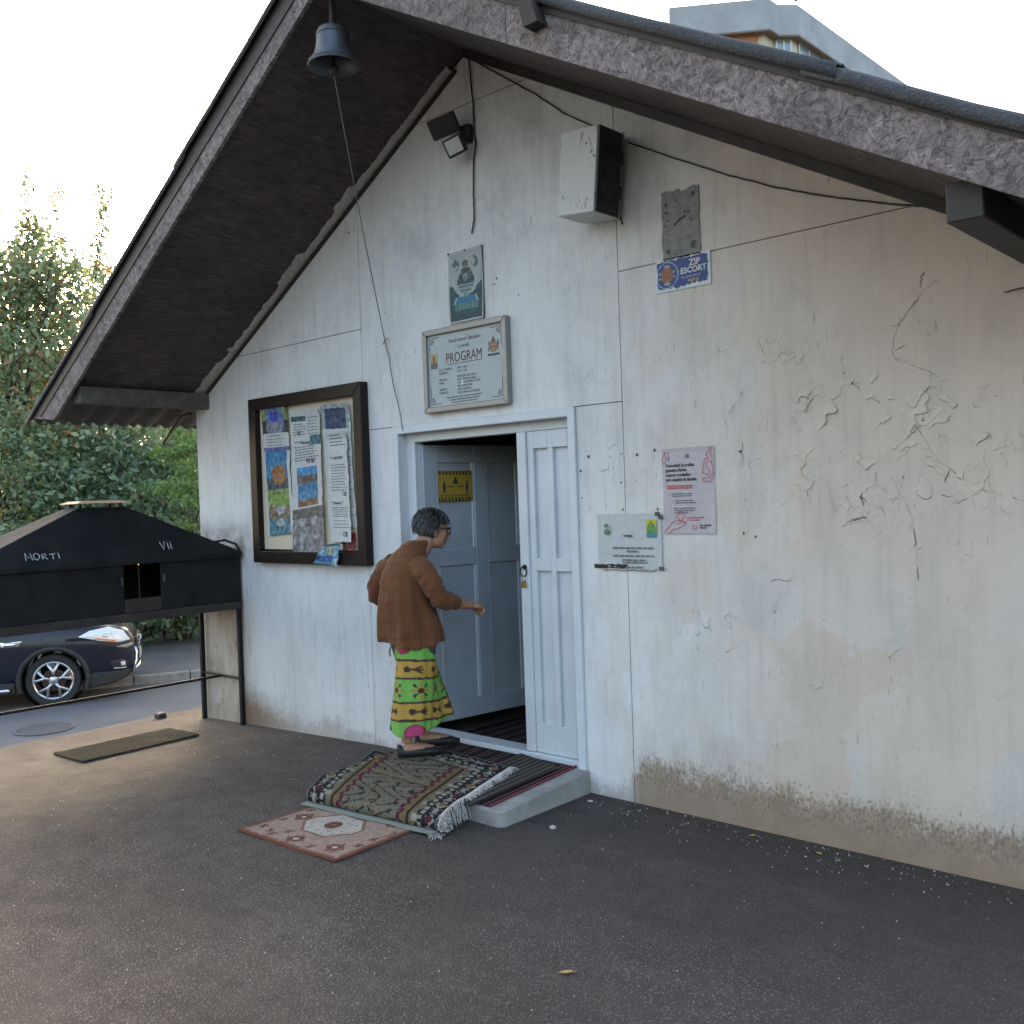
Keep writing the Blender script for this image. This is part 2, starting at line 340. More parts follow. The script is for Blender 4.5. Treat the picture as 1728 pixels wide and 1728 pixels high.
# ------------------------------------------------------------------ object helpers
def tag(o, label=None, cat=None, group=None, kind=None):
    for k, v in (('label', label), ('category', cat), ('group', group), ('kind', kind)):
        if v: o[k] = v
    return o
def thing(name, loc, label, cat, group=None, rz=0.0):
    o = bpy.data.objects.new(name, None); COL.objects.link(o); o.location = loc; o.rotation_euler.z = rz; o.empty_display_size = .1
    return tag(o, label, cat, group)
class MB:
    """collects geometry in the local space of its thing"""
    def __init__(s): s.v = []; s.f = []; s.c = []
    def add(s, vs, fs, col=None):
        k = len(s.v); s.v += [tuple(v) for v in vs]; s.f += [tuple(i+k for i in f) for f in fs]
        s.c += [col]*len(fs); return s
    def box(s, x0, x1, y0, y1, z0, z1, col=None, mtx=None):
        vs = [Vector((x, y, z)) for x in (x0, x1) for y in (y0, y1) for z in (z0, z1)]
        if mtx: vs = [mtx@v for v in vs]
        return s.add(vs, [(0, 1, 3, 2), (4, 6, 7, 5), (0, 4, 5, 1), (2, 3, 7, 6), (0, 2, 6, 4), (1, 5, 7, 3)], col)
    def prism(s, pts, y0, y1, col=None):
        """polygon in XZ (counter-clockwise seen from -Y), extruded y0..y1"""
        n = len(pts); vs = [(x, y0, z) for x, z in pts]+[(x, y1, z) for x, z in pts]
        return s.add(vs, [tuple(range(n)), tuple(range(2*n-1, n-1, -1))]+[(i, i+n, (i+1) % n+n, (i+1) % n) for i in range(n)], col)
    def prism_z(s, pts, z0, z1, col=None):
        n = len(pts); vs = [(x, y, z0) for x, y in pts]+[(x, y, z1) for x, y in pts]
        return s.add(vs, [tuple(range(n-1, -1, -1)), tuple(range(n, 2*n))]+[(i, (i+1) % n, (i+1) % n+n, i+n) for i in range(n)], col)
    def tube(s, pts, rad, n=8, cap=True, col=None):
        pts = [Vector(p) for p in pts]; rad = rad if isinstance(rad, (list, tuple)) else [rad]*len(pts); rings = []
        up = None
        for i, p in enumerate(pts):
            t = (pts[min(i+1, len(pts)-1)]-pts[max(i-1, 0)]).normalized()
            if up is None: up = Vector((0, 0, 1)) if abs(t.z) < .9 else Vector((1, 0, 0))
            a = t.cross(up).normalized(); b = a.cross(t).normalized(); up = b
            rings.append([p+a*math.cos(2*math.pi*k/n)*rad[i]+b*math.sin(2*math.pi*k/n)*rad[i] for k in range(n)])
        return s.loft(rings, cap, col)
    def loft(s, rings, cap=True, col=None, closed=True):
        n = len(rings[0]); vs = [v for r in rings for v in r]; fs = []
        for i in range(len(rings)-1):
            for k in range(n if closed else n-1):
                k2 = (k+1) % n; fs.append((i*n+k, i*n+k2, (i+1)*n+k2, (i+1)*n+k))
        if cap and closed: fs += [tuple(range(n-1, -1, -1)), tuple((len(rings)-1)*n+k for k in range(n))]
        return s.add(vs, fs, col)
    def lathe(s, prof, c=(0, 0, 0), n=20, axis='z', cap=True, col=None):
        def pt(r, h, a):
            u, v = r*math.cos(a), r*math.sin(a)
            return (c[0]+u, c[1]+v, c[2]+h) if axis == 'z' else (c[0]+u, c[1]+h, c[2]+v) if axis == 'y' else (c[0]+h, c[1]+u, c[2]+v)
        return s.loft([[pt(r, h, 2*math.pi*k/n) for k in range(n)] for r, h in prof], cap, col)
    def ell(s, c, r, n=14, m=10, rot=None, col=None):
        rings = []
        for i in range(m+1):
            a = math.pi*(i+.02)/(m+.04)-math.pi/2
            ring = []
            for k in range(n):
                b = 2*math.pi*k/n; v = Vector((r[0]*math.cos(a)*math.cos(b), r[1]*math.cos(a)*math.sin(b), r[2]*math.sin(a)))
                if rot: v = rot@v
                ring.append(v+Vector(c))
            rings.append(ring)
        return s.loft(rings, True, col)
    def sheet(s, g, col=None):
        """grid[i][j] of points -> open sheet"""
        return s.loft(g, False, col, closed=False)
    def build(s, name, mat, parent=None, smooth=False, bevel=0, colors=None, auto=None):
        me = bpy.data.meshes.new(name); me.from_pydata(s.v, [], s.f)
        if any(c is not None for c in s.c):
            ca = me.color_attributes.new('Col', 'FLOAT_COLOR', 'CORNER'); buf = []
            for c, f in zip(s.c, s.f): buf += [*(c or (.5, .5, .5)), 1.0]*len(f)
            ca.data.foreach_set('color', buf)
        bm = bmesh.new(); bm.from_mesh(me); bmesh.ops.recalc_face_normals(bm, faces=bm.faces)
        if bevel:
            bmesh.ops.remove_doubles(bm, verts=bm.verts, dist=1e-5)
            ed = [e for e in bm.edges if len(e.link_faces) == 2 and e.calc_face_angle(0) > .5]
            bmesh.ops.bevel(bm, geom=ed, offset=bevel, segments=1, affect='EDGES', clamp_overlap=True)
        bm.to_mesh(me); bm.free()
        if smooth:
            me.polygons.foreach_set('use_smooth', [True]*len(me.polygons))
            if auto: me.set_sharp_from_angle(angle=R(auto))
        o = bpy.data.objects.new(name, me); COL.objects.link(o); o.parent = parent
        me.materials.append(M[mat] if isinstance(mat, str) else mat)
        return o
def apply_mods(o):
    dg = bpy.context.evaluated_depsgraph_get(); me = bpy.data.meshes.new_from_object(o.evaluated_get(dg)); old = o.data
    o.modifiers.clear(); o.data = me; me.name = o.name; bpy.data.meshes.remove(old); return o
def remeshed(mb, name, mat, parent, voxel=.006, it=6, fac=.5):
    o = mb.build(name, mat, None, True)
    m = o.modifiers.new('r', 'REMESH'); m.mode = 'VOXEL'; m.voxel_size = voxel; m.use_smooth_shade = True
    s = o.modifiers.new('s', 'SMOOTH'); s.iterations = it; s.factor = fac
    apply_mods(o); o.parent = parent; return o
def fbm(p, sc=1.0): return mnoise.fractal(Vector(p)*sc, 1.0, 2.0, 4)

def text_obj(s, size, mat, parent, place, name='lettering', align='LEFT', scale_x=1.0, extrude=0.0, bold=0.0):
    """place(u, v) -> local point; u right, v up in metres"""
    cu = bpy.data.curves.new(name, 'FONT'); cu.body = s; cu.size = size; cu.align_x = align; cu.fill_mode = 'FRONT'; cu.resolution_u = 3; cu.offset = bold
    tmp = bpy.data.objects.new('tmp_text', cu); COL.objects.link(tmp)
    dg = bpy.context.evaluated_depsgraph_get(); me = bpy.data.meshes.new_from_object(tmp.evaluated_get(dg))
    bpy.data.objects.remove(tmp); bpy.data.curves.remove(cu)
    for v in me.vertices: v.co = Vector(place(v.co.x*scale_x, v.co.y))
    me.name = name; me.materials.clear(); me.materials.append(M[mat])
    o = bpy.data.objects.new(name, me); COL.objects.link(o); o.parent = parent; return o
def wallplace(u0, v0, y): return lambda u, v: (u0+u, y, v0+v)
def painted(name, w, h, nx, ny, fn, parent, y, x0=0.0, z0=0.0, mat='print', wave=None):
    """flat print: a grid of faces coloured by fn(u 0..1, v 0..1)"""
    mb = MB(); pt = []
    for j in range(ny+1):
        for i in range(nx+1):
            u, v = i/nx, j/ny; pt.append((x0+u*w, y-(wave(u, v) if wave else 0), z0+v*h))
    fs = []; cs = []
    for j in range(ny):
        for i in range(nx):
            c = fn((i+.5)/nx, (j+.5)/ny)
            if c is None: continue
            a = j*(nx+1)+i; fs.append((a, a+1, a+nx+2, a+nx+1)); cs.append(c)
    mb.v = pt; mb.f = fs; mb.c = cs
    return mb.build(name, mat, parent)
def dashes(parent, x0, x1, z, y, h, rnd, mat='ink', name='print_line', centre=False, fill=.95):
    """one line of too-small-to-read print as word-sized blocks"""
    mb = MB(); end = x0+(x1-x0)*fill; x = x0
    while x < end:
        w = min(rnd.uniform(1.2, 5)*h, end-x)
        if w > .3*h: mb.add([(x, y, z), (x+w, y, z), (x+w, y, z+h), (x, y, z+h)], [(0, 1, 2, 3)])
        x += w+.7*h
    return mb

# ================================================================== SETTING
ROAD_Z = -.95
def gz(x): return -.04*max(0, -5.1-x)
def build_setting():
    mb = MB(); mb.add([(-1500, -1500, -1.0), (1500, -1500, -1.0), (1500, 1500, -1.0), (-1500, 1500, -1.0)], [(0, 1, 2, 3)])
    tag(mb.build('ground', 'soil'), kind='structure')
    # yard: raised asphalt apron with a crumbled left edge
    ys = [-40, -25, -14, -9]+[-7+.1*i for i in range(0, 111)]+[6, 9, 15, 30]
    xs = [-6.9, -6.2, -5.6, -5.1, -4, -2, 0, 3, 8, 20, 60]
    rows = []
    for y in ys:
        ex = -7.80+.07*fbm((0, y, 3.3), 1.6)+.03*fbm((0, y, 9.3), 9)
        row = [(ex-1.5, y, -1.02), (ex-.22, y, gz(ex)-.22), (ex-.05, y, gz(ex)-.035), (ex, y, gz(ex)-.004), (ex+.3, y, gz(ex+.3))]
        row += [(x, y, gz(x)) for x in xs]; rows.append(row)
    mb = MB(); mb.sheet(rows); tag(mb.build('yard', 'asphalt'), kind='structure')
    # road and far pavement with kerb, parking bay behind the car
    k = Vector((.408, .913, 0)).normalized(); nrm = Vector((-k.y, k.x, 0)); k0 = Vector((-14.18, 2.04, 0))
    def kp(t, off=0): return k0+k*t+nrm*off
    line = [kp(-60, 1.25), kp(-.95, 1.25), kp(-.15, 0), kp(60, 0)]
    near = [Vector((-8.9, -60, 0)), Vector((-8.9, 60, 0))]
    mb = MB(); mb.add([(near[0].x-15, -60, ROAD_Z)]*0+[(p.x, p.y, ROAD_Z) for p in (near[0], near[1], line[3]+nrm*.05, line[2]+nrm*.05, line[1]+nrm*.05, line[0]+nrm*.05)], [(0, 1, 2, 3, 4, 5)])
    tag(mb.build('road', 'road'), kind='structure')
    kw = .14; inner = [p+nrm*kw for p in line]; outer = [p+nrm*4.2 for p in (kp(-60), kp(-.9), kp(-.1), kp(60))]
    mb = MB()
    for i in range(3):
        a, b, c, d = inner[i], inner[i+1], outer[i+1], outer[i]
        mb.add([(p.x, p.y, ROAD_Z+.125) for p in (a, b, c, d)], [(0, 1, 2, 3)])
    pav = mb.build('pavement', 'pavement'); tag(pav, kind='structure')
    # kerb stones, one by one where they show
    st = None
    def stone(a, b):
        n2 = Vector((-(b-a).y, (b-a).x, 0)).normalized()*kw; m = MB(); h = ROAD_Z+.13+random.uniform(-.008, .008)
        m.prism_z([(q.x, q.y) for q in (a, b, b+n2, a+n2)], ROAD_Z-.05, h); m.build('kerb_stone', 'concrete', pav, bevel=.012)
    random.seed(4)
    for i in range(3):
        a, b = line[i], line[i+1]; L = (b-a).length; n = max(1, round(L/.8)) if L < 30 else 60
        dv = (b-a).normalized()
        if i == 0:
            stone(a, b-dv*4.0); a = b-dv*4.0; L = 4; n = 5
        if i == 2:
            stone(a+dv*12, b); L = 12; n = 15
        for q in range(n):
            stone(a+dv*(L*q/n+.006), a+dv*(L*(q+1)/n-.006))
    # drain grate in the road
    gx, gy = G(75, 1231, ROAD_Z)
    d = thing('drain_grate', (gx, gy, ROAD_Z+.004), 'round ribbed iron drain cover set in the grey road', 'drain cover')
    mb = MB(); mb.lathe([(.34, 0), (.34, .012), (.30, .014), (.30, .006), (0.001, .006)], n=28); mb.build('rim', 'pavement', d)
    for i in range(-4, 5):
        x = i*.062; w = math.sqrt(max(.0, .29**2-x*x)); mb = MB(); mb.box(x-.017, x+.017, -w, w, .004, .013); mb.build('grate_bar', 'road', d)
build_setting()

# ================================================================== CHAPEL
AX, AZ, MS = -4.052, 4.275, .560     # apex x, apex height, roof slope
OV = 1.07                            # gable overhang
def rz(x): return AZ-MS*abs(x-AX)
XL, XR = -7.28, -.824
ROOT = Vector((AX, 0, 0))
chapel = thing('chapel_building', tuple(ROOT), 'low white gabled chapel with peeling walls and a dark overhanging roof', 'building')
def L(p): return (p[0]-ROOT.x, p[1], p[2])
class MBC(MB):
    def build(s, name, mat, parent=None, **k):
        if parent is chapel or parent is None: s.v = [L(v) for v in s.v]; parent = parent or chapel
        return MB.build(s, name, mat, parent, **k)
def build_chapel():
    g = .0025
    s1, s2, h1, h2 = -5.137, -3.020, 2.784, 3.969
    dl, dr, dt = -4.842, -3.332, 2.108
    def xs(z, side): return AX+side*(AZ-z)/MS
    polys = [
        [(XL, -.3), (s1-g, -.3), (s1-g, h1-g), (xs(h1-g, -1), h1-g), (XL, rz(XL))],
        [(xs(h1+g, -1), h1+g), (s1-g, h1+g), (s1-g, rz(s1-g))],
        [(s1+g, -.3), (dl-.002, -.3), (dl-.002, dt-g), (s1+g, dt-g)],
        [(dr+.002, -.3), (s2-g, -.3), (s2-g, dt-g), (dr+.002, dt-g)],
        [(s1+g, dt+g), (s2-g, dt+g), (s2-g, rz(s2-g)), (xs(h2-g, 1), h2-g), (xs(h2-g, -1), h2-g), (s1+g, rz(s1+g))],
        [(xs(h2+g, -1), h2+g), (xs(h2+g, 1), h2+g), (AX, AZ)],
        [(s2+g, -.3), (XR, -.3), (XR, rz(XR)), (xs(h1-g, 1), h1-g), (s2+g, h1-g)],
        [(s2+g, h1+g), (xs(h1+g, 1), h1+g), (s2+g, rz(s2+g))]]
    for p in polys:
        mb = MBC(); mb.prism(p, 0, .02); mb.build('wall_panel', 'wall', chapel)
    # core wall behind the panels (with door opening), side and back walls
    mb = MBC()
    mb.prism([(XL+.003, -.3), (dl, -.3), (dl, rz(XL)), (XL+.003, rz(XL))], .022, .20)
    mb.prism([(dr, -.3), (XR-.003, -.3), (XR-.003, rz(XR)), (dr, rz(XR))], .022, .20)
    mb.prism([(dl, dt), (dr, dt), (dr, rz(XL)), (dl, rz(XL))], .022, .20)
    mb.prism([(XL+.003, rz(XL)), (XR-.003, rz(XR)), (AX, AZ-.002)], .022, .20)
    mb.build('wall_core', 'concrete_wall', chapel)
    YB = 8.0
    mb = MBC(); mb.box(XL+.002, XL+.2, .2, YB-.2, -.3, rz(XL)); mb.build('side_wall', 'wall', chapel)
    mb = MBC(); mb.box(XR-.2, XR-.002, .2, YB-.2, -.3, rz(XR)); mb.build('side_wall', 'wall', chapel)
    mb = MBC(); mb.prism([(XL, -.3), (XR, -.3), (XR, rz(XR)), (AX, AZ), (XL, rz(XL))], YB-.2, YB); mb.build('back_wall', 'wall', chapel)
    mb = MBC(); mb.box(XL+.2, XR-.2, .2, YB-.2, 2.46, 2.50); mb.build('ceiling', 'dark_room', chapel)
    mb = MBC(); mb.box(XL+.2, XR-.2, .2, YB-.2, .0, .06); mb.box(dl, dr, .03, .2, -.1, .06); mb.build('floor_slab', 'dark_room', chapel)
    # roof: soffit boards, fascia boards, purlins, corrugated sheets
    XE = 3.75                                   # half width to the eave
    for sgn in (-1, 1):
        def P(a, y, up): return (AX+sgn*a, y, AZ-MS*a+up)
        mb = MBC(); y0, y1 = -OV, YB+.4
        e = 3.19
        mb.add([P(0, y0, .0), P(e, y0, .0), P(e, y1, .0), P(0, y1, .0), P(0, y0, .022), P(e, y0, .022), P(e, y1, .022), P(0, y1, .022)],
               [(0, 1, 2, 3), (4, 7, 6, 5), (0, 4, 5, 1), (1, 5, 6, 2), (2, 6, 7, 3)])
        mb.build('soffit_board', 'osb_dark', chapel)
        # two fascia boards per slope with a visible butt joint
        cuts = [(0, 2.30), (2.304, XE)] if sgn < 0 else [(0, 1.28), (1.284, XE)]
        for a0, a1 in cuts:
            lo0, lo1 = (-.02-.018*a0, -.02-.018*a1) if sgn < 0 else (-.02, -.02)
            al = a1-.40 if a1 == XE else a1; lo1 = -.02-.018*al if sgn < 0 else -.02
            mb = MBC(); mb.add([P(a0, -OV-.022, lo0), P(al, -OV-.022, lo1), P(a1, -OV-.022, .185), P(a0, -OV-.022, .185),
                                P(a0, -OV, lo0), P(al, -OV, lo1), P(a1, -OV, .185), P(a0, -OV, .185)],
                               [(0, 1, 2, 3), (7, 6, 5, 4), (0, 4, 5, 1), (3, 2, 6, 7), (0, 3, 7, 4), (1, 5, 6, 2)])
            mb.build('fascia_board', 'osb', chapel)
        lo_ = .085 if sgn < 0 else .150
        mb = MBC(); mb.add([P(0, -OV-.030, lo_), P(XE-.18, -OV-.030, lo_), P(XE, -OV-.030, .205), P(0, -OV-.030, .205), P(0, -OV-.0225, lo_), P(XE-.18, -OV-.0225, lo_), P(XE, -OV-.0225, .205), P(0, -OV-.0225, .205)],
                           [(0, 1, 2, 3), (7, 6, 5, 4), (0, 4, 5, 1), (3, 2, 6, 7), (0, 3, 7, 4), (1, 5, 6, 2)]); mb.build('verge_flashing', 'dark_wood', chapel)
        # barge rafter behind the fascia
        mb = MBC(); mb.add([P(0, -OV+.004, .024), P(3.12, -OV+.004, .024), P(3.12, -OV+.05, .024), P(0, -OV+.05, .024), P(0, -OV+.004, .15), P(3.12, -OV+.004, .15), P(3.12, -OV+.05, .15), P(0, -OV+.05, .15)],
                           [(0, 1, 2, 3), (4, 7, 6, 5), (0, 4, 5, 1), (1, 5, 6, 2), (2, 6, 7, 3), (3, 7, 4, 0)]); mb.build('rafter', 'dark_wood', chapel)
        # battens on the wall/soffit joint
        mb = MBC(); mb.add([P(.0, -.05, -.055), P(3.24, -.05, -.055), P(3.24, -.002, -.055), P(.0, -.002, -.055), P(.0, -.05, -.002), P(3.24, -.05, -.002), P(3.24, -.002, -.002), P(.0, -.002, -.002)],
                           [(0, 1, 2, 3), (4, 7, 6, 5), (0, 4, 5, 1), (1, 5, 6, 2), (2, 6, 7, 3), (3, 7, 4, 0)])
        if sgn > 0: mb.build('batten', 'dark_wood', chapel)
        # purlin end sticking out of the wall
        px = AX+sgn*3.075; pz = rz(px)
        mb = MBC(); mb.box(px-.055, px+.055, -1.035, .19, pz-.135, pz-.012); mb.build('purlin', 'grey_wood' if sgn < 0 else 'dark_wood', chapel, bevel=.004)
        # corrugated bitumen sheets, three courses per slope, lapping downslope; verge wave folded over the fascia
        lens = [(0, 1.42), (1.30, 2.72), (2.60, XE+.07)]
        for q, (a0, a1) in enumerate(lens):
            lift = .012*(len(lens)-1-q); g_ = []
            na = 7
            for i in range(na+1):
                a = a0+(a1-a0)*i/na; row = []
                prof = [(-OV-.046, .165), (-OV-.050, .190), (-OV-.045, .208), (-OV-.028, .220), (-OV-.005, .222)]
                prof += [(-OV+.02+.0119*k, .212+.019*math.cos(2*math.pi*(.0119*k)/.095)) for k in range(0, int((YB+.4+OV)/.0119), 2 if True else 1)] if True else []
                wob = .006*fbm((a*2, sgn*3, q), 1.5)
                for y, up in prof: row.append(P(a, y-lift*.4, up+lift+wob))
                g_.append(row)
            mb = MBC(); mb.sheet(g_); o = mb.build('roof_sheet', 'bitumen', chapel, smooth=True)
            so = o.modifiers.new('t', 'SOLIDIFY'); so.thickness = .006; apply_mods(o)
        # exposed corrugated undersheet at the eave (hangs lower than the soffit, waves show)
        mb = MBC(); rows = []
        for i in range(4):
            a = 3.16+.46*i/3; row = []
            for k in range(0, 150):
                y = -OV+.005+.028*k; row.append(P(a, y, .050+.012*i+.022*math.sin(2*math.pi*y/.19)))
            rows.append(row)
        mb.sheet(rows); o = mb.build('eave_sheet', 'bitumen', chapel, smooth=True); so = o.modifiers.new('t', 'SOLIDIFY'); so.thickness = .006; apply_mods(o)
    # ridge cap
    mb = MBC(); mb.tube([(AX, -OV-.07, AZ+.215), (AX, YB+.42, AZ+.215)], .075, 12); mb.build('ridge_cap', 'bitumen', chapel, smooth=True, auto=50)
    # ragged sealing foam along the left wall / soffit joint
    random.seed(11); mb = MBC(); rows = []
    n = 160
    for i in range(n+1):
        a = .12+(3.22-.12)*i/n; x = AX-a; z = rz(x)
        w = .028+.022*abs(fbm((a, 1, 1), 7))+.014*abs(fbm((a, 4, 1), 28)); t_ = .012+.012*abs(fbm((a, 8, 2), 12))
        if fbm((a, 2, 7), 2.5) > .32: w += .03
        rows.append([(x, -.001, z-.020), (x, -.020, z-.024+.4*t_), (x, -.03-w*.5, z-.006-t_), (x, -.03-w, z-.002)])
    mb.sheet(rows); mb.build('sealing_foam', 'foam', chapel, smooth=True)
    mb = MBC(); mb.add([(AX-.1, -.022, rz(AX-.1)-.026), (AX-3.22, -.022, rz(AX-3.22)-.026), (AX-3.22, -.022, rz(AX-3.22)-.044), (AX-.1, -.022, rz(AX-.1)-.044),
                        (AX-.1, -.001, rz(AX-.1)-.026), (AX-3.22, -.001, rz(AX-3.22)-.026), (AX-3.22, -.001, rz(AX-3.22)-.044), (AX-.1, -.001, rz(AX-.1)-.044)],
                       [(0, 1, 2, 3), (7, 6, 5, 4), (0, 4, 5, 1), (3, 2, 6, 7), (0, 3, 7, 4), (1, 5, 6, 2)]); mb.build('batten', 'dark_wood', chapel)
    # metal gutter hook at the left eave
    mb = MBC(); mb.tube([(XL-.02, -.04, 2.40), (XL-.16, -.05, 2.385), (XL-.42, -.06, 2.20), (XL-.44, -.06, 2.17)], .012, 6); mb.build('gutter_bracket', 'dark_wood', chapel)
    # bracket on the fascia near the ridge
    bx, bz = W(893, 30, -1.12)
    mb = MBC(); mb.add([(bx-.045, -1.16, bz+.14), (bx+.01, -1.16, bz+.14), (bx+.075, -1.16, bz-.05), (bx-.0, -1.16, bz-.05), (bx-.045, -1.093, bz+.14), (bx+.01, -1.093, bz+.14), (bx+.075, -1.093, bz-.05), (bx, -1.093, bz-.05)],
                       [(0, 1, 2, 3), (7, 6, 5, 4), (0, 4, 5, 1), (1, 5, 6, 2), (2, 6, 7, 3), (3, 7, 4, 0)]); mb.build('fascia_bracket', 'rusty_black', chapel)
    # ---------------- door frame and leaves
    fy0, fy1 = -.018, .13
    fr = None
    mb = MBC(); mb.box(dl, dl+.055, fy0, fy1, -.02, dt-.0); f1 = mb.build('door_frame_jamb', 'white_paint', chapel, bevel=.003)
    mb = MBC(); mb.box(dr-.05, dr, fy0, fy1, .12, dt); mb.build('door_frame_jamb', 'white_paint', chapel, bevel=.003)
    mb = MBC(); mb.box(dl+.055, dr-.05, fy0, fy1, dt-.05, dt); mb.build('door_frame_head', 'white_paint', chapel, bevel=.003)
    mb = MBC(); mb.box(dl+.055, dl+.135, .055, fy1, .10, dt-.05); mb.build('door_stop', 'white_paint', chapel, bevel=.003)
    mb = MBC(); mb.box(dl+.135, dr-.05, .055, fy1, dt-.105, dt-.05); mb.build('door_stop', 'white_paint', chapel, bevel=.003)
    mb = MBC(); mb.box(dl+.055, dr-.05, .02, fy1+.02, .06, .150); mb.build('threshold', 'white_paint', chapel, bevel=.004)
    # fixed right leaf
    x0, x1, z0, z1 = -3.802, -3.384, .153, 2.0
    leaf = MBC(); leaf.box(x0, x1, .068, .085, z0, z1); leaf = leaf.build('door_leaf', 'door_paint', chapel); leaf['label'] = 'closed narrow right door leaf'
    def member(a, b, c, d, y=.045, mat='door_paint', nm='rail'):
        m = MBC(); m.box(a, b, y, .0675, c, d); m.v = [L(v) for v in m.v]; MB.build(m, nm, mat, leaf, bevel=.003)
    c1, c2, c3, c4 = -3.690, -3.585, -3.545, -3.435
    member(x0, -3.735, z0, z1, .030, nm='meeting_stile'); member(-3.735, c1, z0, z1, nm='stile'); member(c2, c3, z0+.17, z1-.10, nm='stile'); member(c4, x1, z0, z1, nm='stile')
    for a, b in ((c1, c2), (c3, c4)):
        member(a, b, z1-.10, z1); member(a, b, 1.20, 1.275); member(a, b, z0, z0+.17)
    member(c2, c3, z1-.10, z1); member(c2, c3, z0, z0+.17)
    # open left leaf, swung into the room
    hx, hy = dl+.137, .10; ang = R(82); ca, sa = math.cos(ang), math.sin(ang)
    def T(u, w, z): return (hx+u*ca+w*sa, hy+u*sa-w*ca, z)      # u along the leaf, w out of its +X face
    def lbox(m, u0, u1, w0, w1, za, zb): 
        vs = [T(u, w, z) for u in (u0, u1) for w in (w0, w1) for z in (za, zb)]
        m.add(vs, [(0, 1, 3, 2), (4, 6, 7, 5), (0, 4, 5, 1), (2, 3, 7, 6), (0, 2, 6, 4), (1, 5, 7, 3)])
    LW = .875; m = MBC(); lbox(m, 0, LW, -.012, .012, .175, 1.985); ol = m.build('door_leaf', 'inner_door_shaded', chapel); ol['label'] = 'open panelled door leaf swung into the dark room'
    def omem(u0, u1, za, zb, nm, w=.028, mt='inner_door_shaded'):
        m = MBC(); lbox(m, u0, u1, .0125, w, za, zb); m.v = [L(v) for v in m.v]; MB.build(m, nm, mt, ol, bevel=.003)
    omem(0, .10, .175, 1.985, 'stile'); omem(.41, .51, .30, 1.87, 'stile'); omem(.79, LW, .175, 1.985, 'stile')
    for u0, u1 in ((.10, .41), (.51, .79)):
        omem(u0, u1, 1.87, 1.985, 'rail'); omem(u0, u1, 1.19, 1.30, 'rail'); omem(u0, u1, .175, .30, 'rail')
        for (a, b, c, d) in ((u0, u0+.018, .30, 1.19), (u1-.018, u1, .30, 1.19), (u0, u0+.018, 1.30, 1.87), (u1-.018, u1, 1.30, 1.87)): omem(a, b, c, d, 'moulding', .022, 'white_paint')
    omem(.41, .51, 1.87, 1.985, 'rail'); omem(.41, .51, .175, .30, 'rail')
    # yellow distancing sign stuck on the open leaf
    sg = thing('warning_sign', T(.115, .0285, 1.615), 'yellow and black distancing warning sign on the open inner door', 'sign', None, ang)
    w_, h_ = .275, .20
    def wf(u, v):
        if v > .87 or v < .13: return (.02, .02, .02) if ((u*10+(v*3)) % 1) < .5 else (.42, .28, .04)
        return (.42, .28, .04)
    painted('panel', w_, h_, 64, 30, wf, sg, -.001)
    m = MB(); m.box(0, w_, -.0008, .0, 0, h_); m.build('backing', 'black_plastic', sg)
    m = MB()
    m.prism([(w_*.5-.026, .115), (w_*.5+.026, .115), (w_*.5, .165)], -.003, -.0015)
    for sx in (.045, w_-.045):
        m.lathe([(.001, -.0012), (.008, -.0012), (.008, -.0028), (.001, -.0028)], (sx, 0, .128), 10, 'y'); m.prism([(sx-.011, .08), (sx+.011, .08), (sx+.009, .118), (sx-.009, .118)], -.003, -.0015); m.prism([(sx-.006, .055), (sx+.006, .055), (sx+.007, .08), (sx-.007, .08)], -.003, -.0015)
    m.box(.07, .115, -.003, -.0015, .094, .100); m.box(w_-.115, w_-.07, -.003, -.0015, .094, .100)
    m.build('pictogram', 'ink', sg)
    text_obj('PĂSTRAȚI DISTANȚA DE SIGURANȚĂ', .0165, 'ink', sg, lambda u, v: (.012+u, -.002, .033+v), scale_x=.86, bold=.0004)
    text_obj('1,5 m', .018, 'ink', sg, lambda u, v: (w_*.5+u, -.002, .092+v), align='CENTER')
    # plaster patch left by a removed sign
    pts = []
    random.seed(3)
    x0, x1, z0, z1 = -2.738, -2.522, 2.785, 3.118
    for i in range(10): pts.append((x0+(x1-x0)*i/9, z0+random.uniform(-.003, .003)))
    for i in range(1, 12): pts.append((x1+random.uniform(-.005, .004), z0+(z1-z0)*i/11))
    for i in range(9, -1, -1): pts.append((x0+(x1-x0)*i/9, z1+random.uniform(-.014, .012)))
    for i in range(10, 0, -1): pts.append((x0+random.uniform(-.004, .005), z0+(z1-z0)*i/11))
    pt = [(px, pz) for px, pz in pts]
    mb = MBC(); mb.prism(pt, -.006, -.0005); pa = mb.build('plaster_patch', 'plaster_grey', chapel); pa['label'] = 'bare grey plaster rectangle above the blue sign'
    random.seed(8)
    for px, pz, pr in [(x0+.03, z1-.06, .012), (x1-.03, z1-.035, .014), (x0+.035, z0+.04, .013), (x1-.035, z0+.05, .02), (x0+.09, z1-.05, .008), (x0+.03, z1-.1, .009), (x0+.035, z1-.14, .007), (x1-.06, z1-.12, .008), (x1-.08, z1-.115, .008), (x0+.02, z0+.17, .006), (x1-.04, z0+.17, .008), (x0+.08, z0+.02, .006)]:
        k = 8; mb = MB(); mb.add([L((px+pr*random.uniform(.7, 1.2)*math.cos(2*math.pi*i/k), -.0075, pz+pr*random.uniform(.7, 1.2)*math.sin(2*math.pi*i/k))) for i in range(k)], [tuple(range(k))])
        mb.build('plug_hole', 'mould', pa)
    mb = MB(); mb.tube([L((x0+.075, -.008, z1-.17)), L((x0+.10, -.012, z1-.15)), L((x0+.14, -.01, z1-.135))], .003, 5)
    mb.build('loose_wire', 'mould', pa)
    # cracks: dark open lines with lifted paint lips, traced over the facade
    rnd = random.Random(21)
